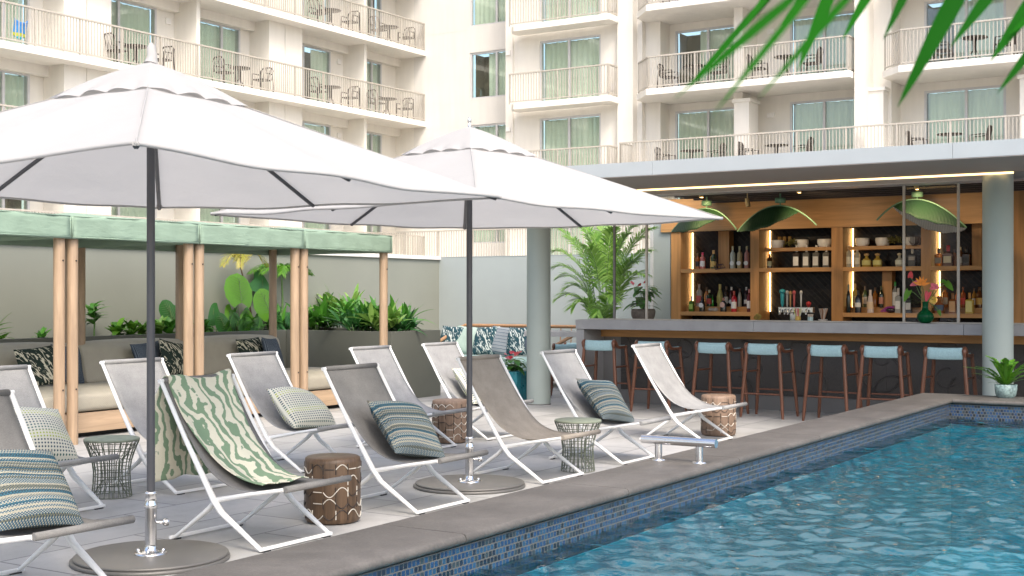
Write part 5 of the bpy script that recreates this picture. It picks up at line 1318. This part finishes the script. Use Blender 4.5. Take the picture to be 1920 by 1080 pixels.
bush('philodendron_plant', 'large dark philodendron low beside the double cabana post', 'plant', at_wall(400), bigleaf([(wx(398, 400), wz(590, 398), .34, .26, .3, -1.1), (wx(412, 400), wz(605, 412), .3, .26, .3, -.4), (wx(388, 400), wz(618, 388), .3, .22, .3, -1.2), (wx(424, 400), wz(616, 424), .26, .24, .3, .5)]), leafmat='leaf_dark', seed=7)
def monstera(b, s, rnd):
    for k in range(9):
        az = rnd.uniform(-1.3, 1.3); c = Vector((rnd.uniform(-.28, .28), rnd.uniform(-.15, .02), rnd.uniform(.10, .34))); s.tube([(0, 0, -.05), c*.6, c], [.008, .006, .005], 5)
        d = Vector((math.sin(az), -.3, -math.cos(az)*.8)).normalized()
        for q in range(-4, 5):         # fingered blade
            dd = (Quaternion(Vector((0, 1, .2)).normalized(), q*.34) @ d); leaf(b, c, dd, .20*(1-.05*abs(q)), .050, .25, Vector((0, -1, .3)), .08, 5, 'lance')
bush('monstera_plant', 'split leaf monstera low in the planter under the round bright leaf', 'plant', at_wall(446, 12.5), monstera, leafmat='leaf_mid', seed=8)
bush('monstera_plant', 'split leaf monstera behind the double rear post at the right', 'plant', at_wall(532, 12.5), monstera, leafmat='leaf_dark', seed=9)
def rosette(n, ll, lw, h=.0, el=(.3, 1.3), stem=0):
    def f(b, s, rnd):
        if stem: s.tube([(0, 0, -.05), (.01, 0, stem*.5), (0, 0, stem)], [.012, .010, .008], 6)
        for k in range(n):
            a = rnd.uniform(0, 6.28); e = rnd.uniform(*el); z = h*rnd.uniform(0, 1) if not stem else stem*rnd.uniform(.45, 1)
            leaf(b, (0, 0, z), (math.cos(a)*math.cos(e), math.sin(a)*math.cos(e), math.sin(e)), ll*rnd.uniform(.7, 1.1), lw*rnd.uniform(.8, 1.1), rnd.uniform(.1, .5))
    return f
bush('cordyline_plant', 'spiky sword leafed plant between the slim rear post and the front posts', 'plant', at_wall(528, 12.65), rosette(20, .42, .06, .15), leafmat='leaf_mid', seed=11)
bush('bird_nest_plant', 'pointed leaf plant rising below the huge round leaf', 'plant', at_wall(452, 12.6), rosette(12, .34, .06, .1), leafmat='leaf_palm', seed=12)
bush('rubber_plant', 'glossy upright rubber plant left of the parasol pole beside the rear post', 'plant', at_wall(176), rosette(26, .24, .085, .42, (.1, .9), .42), leafmat='leaf_mid', seed=13)
bush('low_shrub', 'small green shrub in the planter at the left, above the leaf print cushion', 'plant', at_wall(78), rosette(16, .18, .07, .1), leafmat='leaf_mid', seed=14)
bush('low_shrub', 'bright leafed shrub peeking in at the left edge of the photo', 'plant', at_wall(-8), rosette(16, .30, .07, .2), leafmat='leaf_lime', seed=15)
for i, (px, m_, lb) in enumerate(((222, 'leaf_lime', 'lime low shrub right of the rubber plant'), (247, 'leaf_lime', 'lime spreading shrub left of the tall parasol pole'), (268, 'leaf_palm', 'fresh green shrub right behind the tall parasol pole'), (300, 'leaf_palm', 'yellow green shrub right of the tall parasol pole'), (318, 'leaf_mid', 'mid green shrub under the dark ribbed elephant ear'), (376, 'leaf_mid', 'green shrub just right of the double cabana post'), (470, 'leaf_mid', 'leafy shrub at the foot of the bright rounded leaf'), (508, 'leaf_mid', 'leafy shrub at the foot of the slim rear post'))):
    bush('low_shrub', lb, 'plant', at_wall(px, 12.52), rosette(30, .27, .09, .16, (.1, 1.2)), 'low shrubs in the long planter', m_, seed=60+i)
def treefern(b, s, rnd):
    s.tube([(.12, 0, -.1), (-.02, 0, .5), (-.16, .02, .95)], [.016, .013, .01], 6)
    for (dx, a, L_) in ((-.16, 2.7, .5), (-.16, 1.9, .4), (-.16, .6, .5)):
        frond(b, [(dx, 0, .95), (dx+math.cos(a)*L_*.5, -.05, 1.0+math.sin(a)*L_*.3+.05), (dx+math.cos(a)*L_, -.1, .95)], .17, .014, 30, rnd=rnd, stems=s)
def treefern2(b, s, rnd):
    s.tube([(0, 0, -.1), (.02, 0, .5), (.0, .0, .85)], [.02, .016, .012], 6)
    for k in range(9):
        a = k*.7+rnd.uniform(-.2, .2); L_ = .62; cx, cy = math.cos(a), math.sin(a)
        frond(b, [(0, 0, .84), (cx*L_*.5, cy*L_*.25, .98), (cx*L_, cy*L_*.35, .86)], .17, .015, 40, rnd=rnd, stems=s, droop=.5)
bush('tree_fern', 'yellow leafed stem reaching up under the cabana canopy', 'plant', at_wall(468, 12.7), treefern, leafmat='leaf_yellow', stemmat='bark', seed=16)
bush('tree_fern', 'pale green feathery tree fern just under the end cabana canopy', 'plant', at_wall(528, 12.7), treefern2, leafmat='leaf_lime', seed=17)
# palm behind the bar's left end
X = 16.5; Y = Yat(1135, X)
t = thing('areca_palm', 'feathery areca palm in a pot left of the bar shelves', 'palm', (X, Y, 0)); lb_, sb = MB(), MB(); rnd = random.Random(5)
for (dx, top, n_) in ((-.1, 1, 0),): pass
# fronds described by the pixel their tip reaches (in the palm's own plane)
tips = [(1035, 425, .0), (1038, 470, -.15), (1050, 520, -.3), (1045, 560, -.5), (1075, 575, -.5), (1088, 420, .2), (1130, 425, .3), (1190, 425, .1), (1226, 428, -.1), (1222, 470, -.3), (1210, 515, -.4), (1060, 445, .35), (1165, 450, .45), (1100, 465, -.45), (1150, 560, -.5), (1120, 590, -.6), (1040, 500, -.2), (1062, 540, -.4), (1110, 440, .1), (1178, 440, 0), (1208, 445, .2), (1195, 490, -.2), (1150, 430, -.3)]
for (px, py, dx) in tips:
    Xp = X+dx; Yt = Yat(px, Xp); tip = Vector((dx, Yt-Y, Zat(py, Xp, Yt))); b0 = Vector((rnd.uniform(-.08, .08), rnd.uniform(-.08, .08), .4)); mid = Vector((tip.x*.45, tip.y*.40, b0.z+(tip.z-b0.z)*.62+.28)); 
    frond(lb_, [b0, b0.lerp(mid, .5)+Vector((0, 0, .05)), mid, mid.lerp(tip, .6)+Vector((0, 0, .09)), tip], .34, .030, 42, ang=52, droop=.45, rnd=rnd, start=.38, stems=sb)
lb_.build('fronds', M['leaf_palm'], t); sb.build('stems', M['stem'], t)
b = MB(); b.lathe([(.15, 0), (.2, .05), (.22, .38), (.2, .38), (.19, .32), (0, .32)], n=24); b.build('pot', M['brown_pot'], t)
# small fern at the palm foot, anthurium pot
bush('fern', 'short bright fern at the foot of the areca palm behind the counter', 'plant', (15.5, Yat(1133, 15.5), 1.075), lambda b, s, r: [frond(b, [(0, 0, 0), (math.cos(a)*.08, math.sin(a)*.08, .15), (math.cos(a)*.2, math.sin(a)*.2, .2*r.uniform(.6, 1.2))], .06, .012, 14, rnd=r, stems=s) for a in [k*.5 for k in range(13)]], leafmat='leaf_palm', seed=3)
def flower(t, c, d, size, m, spadix=True):
    b = MB(); leaf(b, c, d, size, size*.85, .15, Vector((-.5, -.3, .8)), .15, 8, 'heart'); b.build('bloom', M[m], t)
def anthurium(b, s, rnd, hh=.22, n=26, ll=.15):
    for k in range(n):
        a = rnd.uniform(0, 6.28); r = rnd.uniform(.03, .15); z = rnd.uniform(.05, hh); c = Vector((r*math.cos(a), r*math.sin(a), z)); s.tube([(0, 0, 0), c*.5+Vector((0, 0, .03)), c], [.004, .003, .003], 4)
        leaf(b, c, (math.cos(a), math.sin(a), rnd.uniform(-.2, .6)), ll*rnd.uniform(.7, 1.1), ll*.6, .5, Vector((0, 0, 1)), .1, 7, 'heart')
X = 15.45; Y = Yat(1206, X)
t = bush('potted_anthurium', 'anthurium with pink and red blooms in a pitted brown pot on the bar ledge', 'plant', (X, Y, 1.075), lambda b, s, r: [anthurium(b, s, r, .32, 44, .17)] and None, leafmat='leaf_mid', seed=21)
for ch in t.children: ch.location.z = .12
b = MB(); b.lathe([(.13, 0), (.155, .04), (.162, .10), (.155, .14), (.14, .14), (.135, .11), (0, .11)], n=28); b.build('pot', M['brown_pot'], t)
for (px, py, m_) in ((1188, 533, 'petal_pink'), (1199, 536, 'petal_red'), (1210, 530, 'petal_red')):
    flower(t, (0, Yat(px, X)-Y, Zat(py, X, Y)-1.075), (-.4, rnd.uniform(-.5, .5), .5), .07, m_)
# teal planter with red anthurium
X, Y = 14.6, Yat(962, 14.6)
t = bush('flower_planter', 'ribbed teal planter of red anthuriums beside the round sage column', 'planter', (X, Y, 0), lambda b, s, r: [anthurium(b, s, r, .20, 46, .16)] and None, leafmat='leaf_mid', seed=22)
for ch in t.children: ch.location.z = .36
b = MB()
for e in range(4):
    pass
n = 48; ring = []
for k in range(n):
    a = 2*math.pi*k/n; r = .165/max(abs(math.cos(a)), abs(math.sin(a)))**.85*(1+.012*(1 if k % 2 else -1)); ring.append((r*math.cos(a), r*math.sin(a)))
b.prism(ring, 0.0, .39); b.build('pot', M['teal_glaze'], t)
rnd = random.Random(9)
for k in range(9): 
    a = rnd.uniform(0, 6.28); r = rnd.uniform(.02, .16); flower(t, (r*math.cos(a), r*math.sin(a), .36+rnd.uniform(.18, .30)), (math.cos(a)-.5, math.sin(a), .4), .085, 'petal_red' if k % 3 else 'petal_pink')
# vase of flowers on the counter
X = 14.56; Y = Yat(1735, X); z0 = 1.085
t = thing('flower_vase', 'round green glass vase of tropical flowers on the bar counter', 'vase', (X, Y, z0))
b = MB(); b.lathe([(.03, 0), (.05, .004), (.078, .03), (.092, .068), (.085, .105), (.055, .135), (.036, .152), (.031, .19), (.034, .232), (.037, .24), (.030, .238), (.027, .19), (.03, .155), (.0, .15)], n=32); b.build('vase_body', colm((.004, .10, .035), .05, .35), t)
def V(px, py, dx=0): return Vector((dx, Yat(px, X+dx)-Y, Zat(py, X+dx, Y)-z0))
top = Vector((0, 0, .23)); sb = MB(); lb_ = MB()
fl = [((1704, 545), 'leafg', .13, (-.3, .35, -.9)), ((1707, 520), 'petal_red', .085, (-.2, -.15, .95)), ((1720, 530), 'petal_pink', .085, (-.3, .9, -.3)), ((1728, 535), 'petal_orange', .1, (-.1, -.5, .8)), ((1746, 537), 'petal_pink', .11, (-.3, -.9, -.05)), ((1741, 548), 'petal_red', .1, (-.2, .2, -.9)), ((1750, 562), 'petal_yellow', .085, (-.3, -.2, -.9)), ((1775, 530), 'leafg', .12, (-.3, -.6, -.6)), ((1765, 527), 'leafg', .08, (-.3, -.9, -.1)), ((1760, 590-8), 'leafg', .07, (-.3, -.4, -.8))]
for (pp, m_, sz, d) in fl:
    c = V(*pp, dx=random.uniform(-.08, .05)); sb.tube([top-Vector((0, 0, .1)), top+Vector((0, c.y*.15, .02)), c.lerp(top, .3)+Vector((0, 0, .02)), c], .004, 5)
    if m_ == 'leafg': leaf(lb_, c, d, sz, sz*.55, .1, Vector((-1, 0, .3)), .1, 8, 'heart')
    elif m_ == 'petal_orange':
        for q in range(6): b = MB(); aa = -1.3+q*.5; leaf(b, c, (-.15, math.sin(aa)*.8, math.cos(aa)), .11, .03, .05, Vector((-1, 0, 0)), .2); b.build('bloom', M[m_], t)
    elif m_ == 'petal_yellow':
        b = MB()
        for q in range(16): aa = q*.393; leaf(b, c, (-.25, math.sin(aa), math.cos(aa)), .05, .018, .05, Vector((-1, 0, 0)), .1)
        b.build('bloom', M[m_], t)
    else: b = MB(); leaf(b, c, d, sz, sz*.7, .1, Vector((-1, 0, .3)), .12, 9, 'heart'); b.build('bloom', M[m_], t)
for (px, py) in ((1692, 562), (1694, 567), (1700, 571), (1690, 557)): c = V(px, py); leaf(lb_, top, c-top, (c-top).length, .012, .0, shape='strap')
lb_.build('leaves', M['leaf_lime'], t); sb.build('stems', M['stem'], t)
# fern pot at the far end of the coping
X, Y = 12.86, Yat(1886, 12.86)
def crest(b, s, rnd):
    for k in range(22):
        a = k*2.4; e = rnd.uniform(.3, 1.25); L_ = rnd.uniform(.28, .44); d = Vector((math.cos(a)*math.cos(e), math.sin(a)*math.cos(e), math.sin(e)))
        p1 = d*L_*.55; p2 = Vector((d.x*L_*1.1, d.y*L_*1.1, d.z*L_*.7)); frond(b, [(0, 0, .0), p1, p2], .05, .026, 20, ang=65, droop=.2, rnd=rnd, start=.1, stems=s)
        leaf(b, (0, 0, 0), d, L_*.95, .035, .3, shape='strap')
t = bush('potted_fern', 'lime green fern in a speckled pot on the far corner of the pool coping', 'plant', (X, Y, HC), crest, leafmat='leaf_lime', seed=31)
for ch in t.children: ch.location.z = .11
b = MB(); b.lathe([(.07, 0), (.09, .02), (.10, .07), (.102, .125), (.092, .125), (.085, .10), (0, .10)], n=24); b.build('pot', simple('speckled pot', (.20, .28, .27), .5, 0, .5, 50), t)
# foreground palm fronds hanging in from the top right
t = thing('coconut_palm', 'dark green palm leaves hanging into view at the top right', 'palm', (1.2, -1.9, 0)); lb_, sb = MB(), MB()
def cp(px, py, d):        # world point at camera depth d
    l = (px-960)/F*d; return Vector((sT*l+cT*d, -cT*l+sT*d, H+(HZ-py)*d/F))
O = Vector((1.2, -1.9, 0))
def hang(items, d0, w, rach):
    for (x0, y0, x1, y1, ww) in items:
        a, c = cp(x0, y0, d0), cp(x1, y1, d0*.97); leaf(lb_, a-O, c-a, (c-a).length, ww, .02, Vector((-.8, -.5, .2)), .10, 12, 'lance')
    sb.tube([p-O for p in rach], [.007, .008, .010, .013], 6); lb_.build('frond', M['leaf_front'], t); lb_.v, lb_.f, lb_.sm = [], [], []
hang([(1520, -90, 1287, 158, .008), (1500, -90, 1383, 62, .008), (1590, -90, 1495, 128, .013), (1565, -70, 1462, 45, .010), (1680, -100, 1578, 72, .012), (1745, -110, 1655, 72, .011), (1850, -110, 1682, 195, .019), (1925, -100, 1780, 85, .014), (1990, -70, 1855, 112, .017), (2010, 0, 1868, 172, .012), (2060, -60, 1890, 60, .016)], 1.35, .02,
     [cp(1420, -75, 1.38), cp(1700, -125, 1.40), cp(1980, -110, 1.40), cp(2300, 30, 1.35)])
hang([(1530, -40, 1262, 180, .006), (1560, -60, 1335, 210, .0045), (1640, -60, 1420, 180, .005)], .80, .012, [cp(1500, -60, .8), cp(1700, -100, .82), cp(2000, -130, .9), cp(2300, 30, 1.35)])
sb.tube([cp(2300, 30, 1.35)-O, cp(2400, 120, 1.4)-O, Vector((.1, .05, 1.75)), Vector((0, 0, 1.7))], [.014, .016, .02, .03], 8)
sb.build('leaf_stalk', M['stem'], t)
b = MB(); b.tube([(0, 0, 0), (.03, .02, .8), (0, 0, 1.8)], [.09, .075, .06], 12); b.build('trunk', M['bark'], t)
# small things on and round the shelves
def on_shelf(px, X, z): Y = Yat(px, X); return (X, Y, z)
b = MB(); b.grid(lambda u, v: (.03*math.cos(6.283*v)*math.sin(math.pi*u)**.6, (u-.5)*.16, .028+.028*math.sin(6.283*v)*math.sin(math.pi*u)**.6*(1+.3*math.sin(u*9))), 16, 12)
tag(b.build('stone_ornament', colm((.30, .27, .23), .8), None, on_shelf(1337, 16.92, 1.165)), 'long grey stone ornament lying among the lower left bottles', 'ornament')
b = MB(); rnd = random.Random(3)
for k in range(9): y0 = -.05+.012*k; b.tube([(0, y0, .01+.004*(k % 3)), (.01, y0-.05, .05+.005*(k % 3)), (0, y0-.10, .085)], .005, 5)
tag(b.build('purple_bundle', colm((.25, .03, .22), .5), None, on_shelf(1657, 16.92, 1.165)), 'bundle of purple and white sticks on the third lower shelf', 'sticks')
b = MB(); b.grid(lambda u, v: (.05*math.cos(6.283*v)*math.sin(math.pi*u)**.7, (u-.5)*.17, .035+.035*math.sin(6.283*v)*math.sin(math.pi*u)**.7), 16, 14)
tag(b.build('dark_gourd', colm((.02, .012, .02), .2), None, on_shelf(1670, 16.95, 1.165)), 'shiny black gourd beside the purple sticks', 'ornament')
b = MB()
for s_ in (0, 1, 2): b.tube([(0, .02*s_, .0), (-.02, -.03-.03*s_, .03), (-.03, -.07-.03*s_, -.02), (-.02, .02, -.045), (0, .05, .01)], .006, 6)
b.tube([(-.01, -.02, 0), (-.02, .0, .05), (-.01, .05, .11), (.0, .01, .09)], .006, 6)
tag(b.build('driftwood_coil', colm((.045, .018, .015), .4), None, on_shelf(1345, 16.86, 1.80)), 'twisted dark red vine hanging over the upper left shelf', 'ornament')
b = MB()
for k in range(5): b.tube([(0, .04-.02*k, .10), (-.012, .035-.02*k, .02-.01*k), (-.012, -.01-.012*k, -.04), (0, -.05-.008*k, .0), (0, -.05-.012*k, .09)], .004, 5)
tag(b.build('bead_string', colm((.04, .018, .014), .4), None, on_shelf(1710, 16.97, 2.075)), 'strings of dark beads draped over the rightmost white bowl', 'beads')
b = MB(); rnd = random.Random(8)
for k in range(40):
    a, e = rnd.uniform(0, 6.28), rnd.uniform(.1, 1.5); d = Vector((math.cos(a)*math.cos(e), math.sin(a)*math.cos(e), math.sin(e))); b.tube([(0, 0, .0), d*.03, d*.055+Vector((0, 0, .03))], [.003, .002, .006], 4, False)
tag(b.build('dried_flowers', colm((.42, .33, .09), .8), None, on_shelf(1421, 15.9, 1.075)), 'tiny yellow dried flowers on the ledge left of the beer taps', 'dried flowers')
for i, px in enumerate((1462, 1471, 1481)):
    b = MB(); b.lathe([(.022, 0), (.022, .003), (.004, .006), (.003, .06), (.012, .07), (.026, .10), (.028, .13), (.024, .16)], n=14); 
    tag(b.build('stem_glass', colm((.45, .28, .10), .05, .4), None, on_shelf(px, 17.17, 2.045+.0)), ('left', 'middle', 'right')[i]+' amber stem glass behind the bowls over the beer taps', 'glass', 'amber glasses behind the bowls')
for i, (px, c, h_, lb) in enumerate(((1325, (.30, .10, .02), 36, 'slim amber bottle at the back of the lower left shelf'), (1362, (.03, .02, .012), 38, 'dark slim bottle behind the pink diamond label bottle'), (1387, (.40, .38, .30), 34, 'pale bottle at the back right of the lower left shelf'),
        (1622, (.05, .09, .03), 40, 'olive green bottle at the back of the third lower shelf'), (1641, (.25, .10, .02), 37, 'amber bottle behind the frosted tapered bottle'), (1697, (.42, .40, .36), 42, 'pale bottle behind the screen post left of the vase'),
        (1795, (.30, .06, .02), 35, 'reddish bottle at the back, right of the flowers'), (1827, (.32, .16, .03), 37, 'honey bottle at the back near the round column'), (1790, (.34, .15, .03), 33, 'honey bottle behind the red wax topped one'))):
    bottle(px, 1.236 if i < 8 else ZU, h_, 9, ('wine', 'tall', 'slim')[i % 3], c, (.55, .5, .42) if i % 2 else None, (.1, .07, .05), lb, X=17.17)
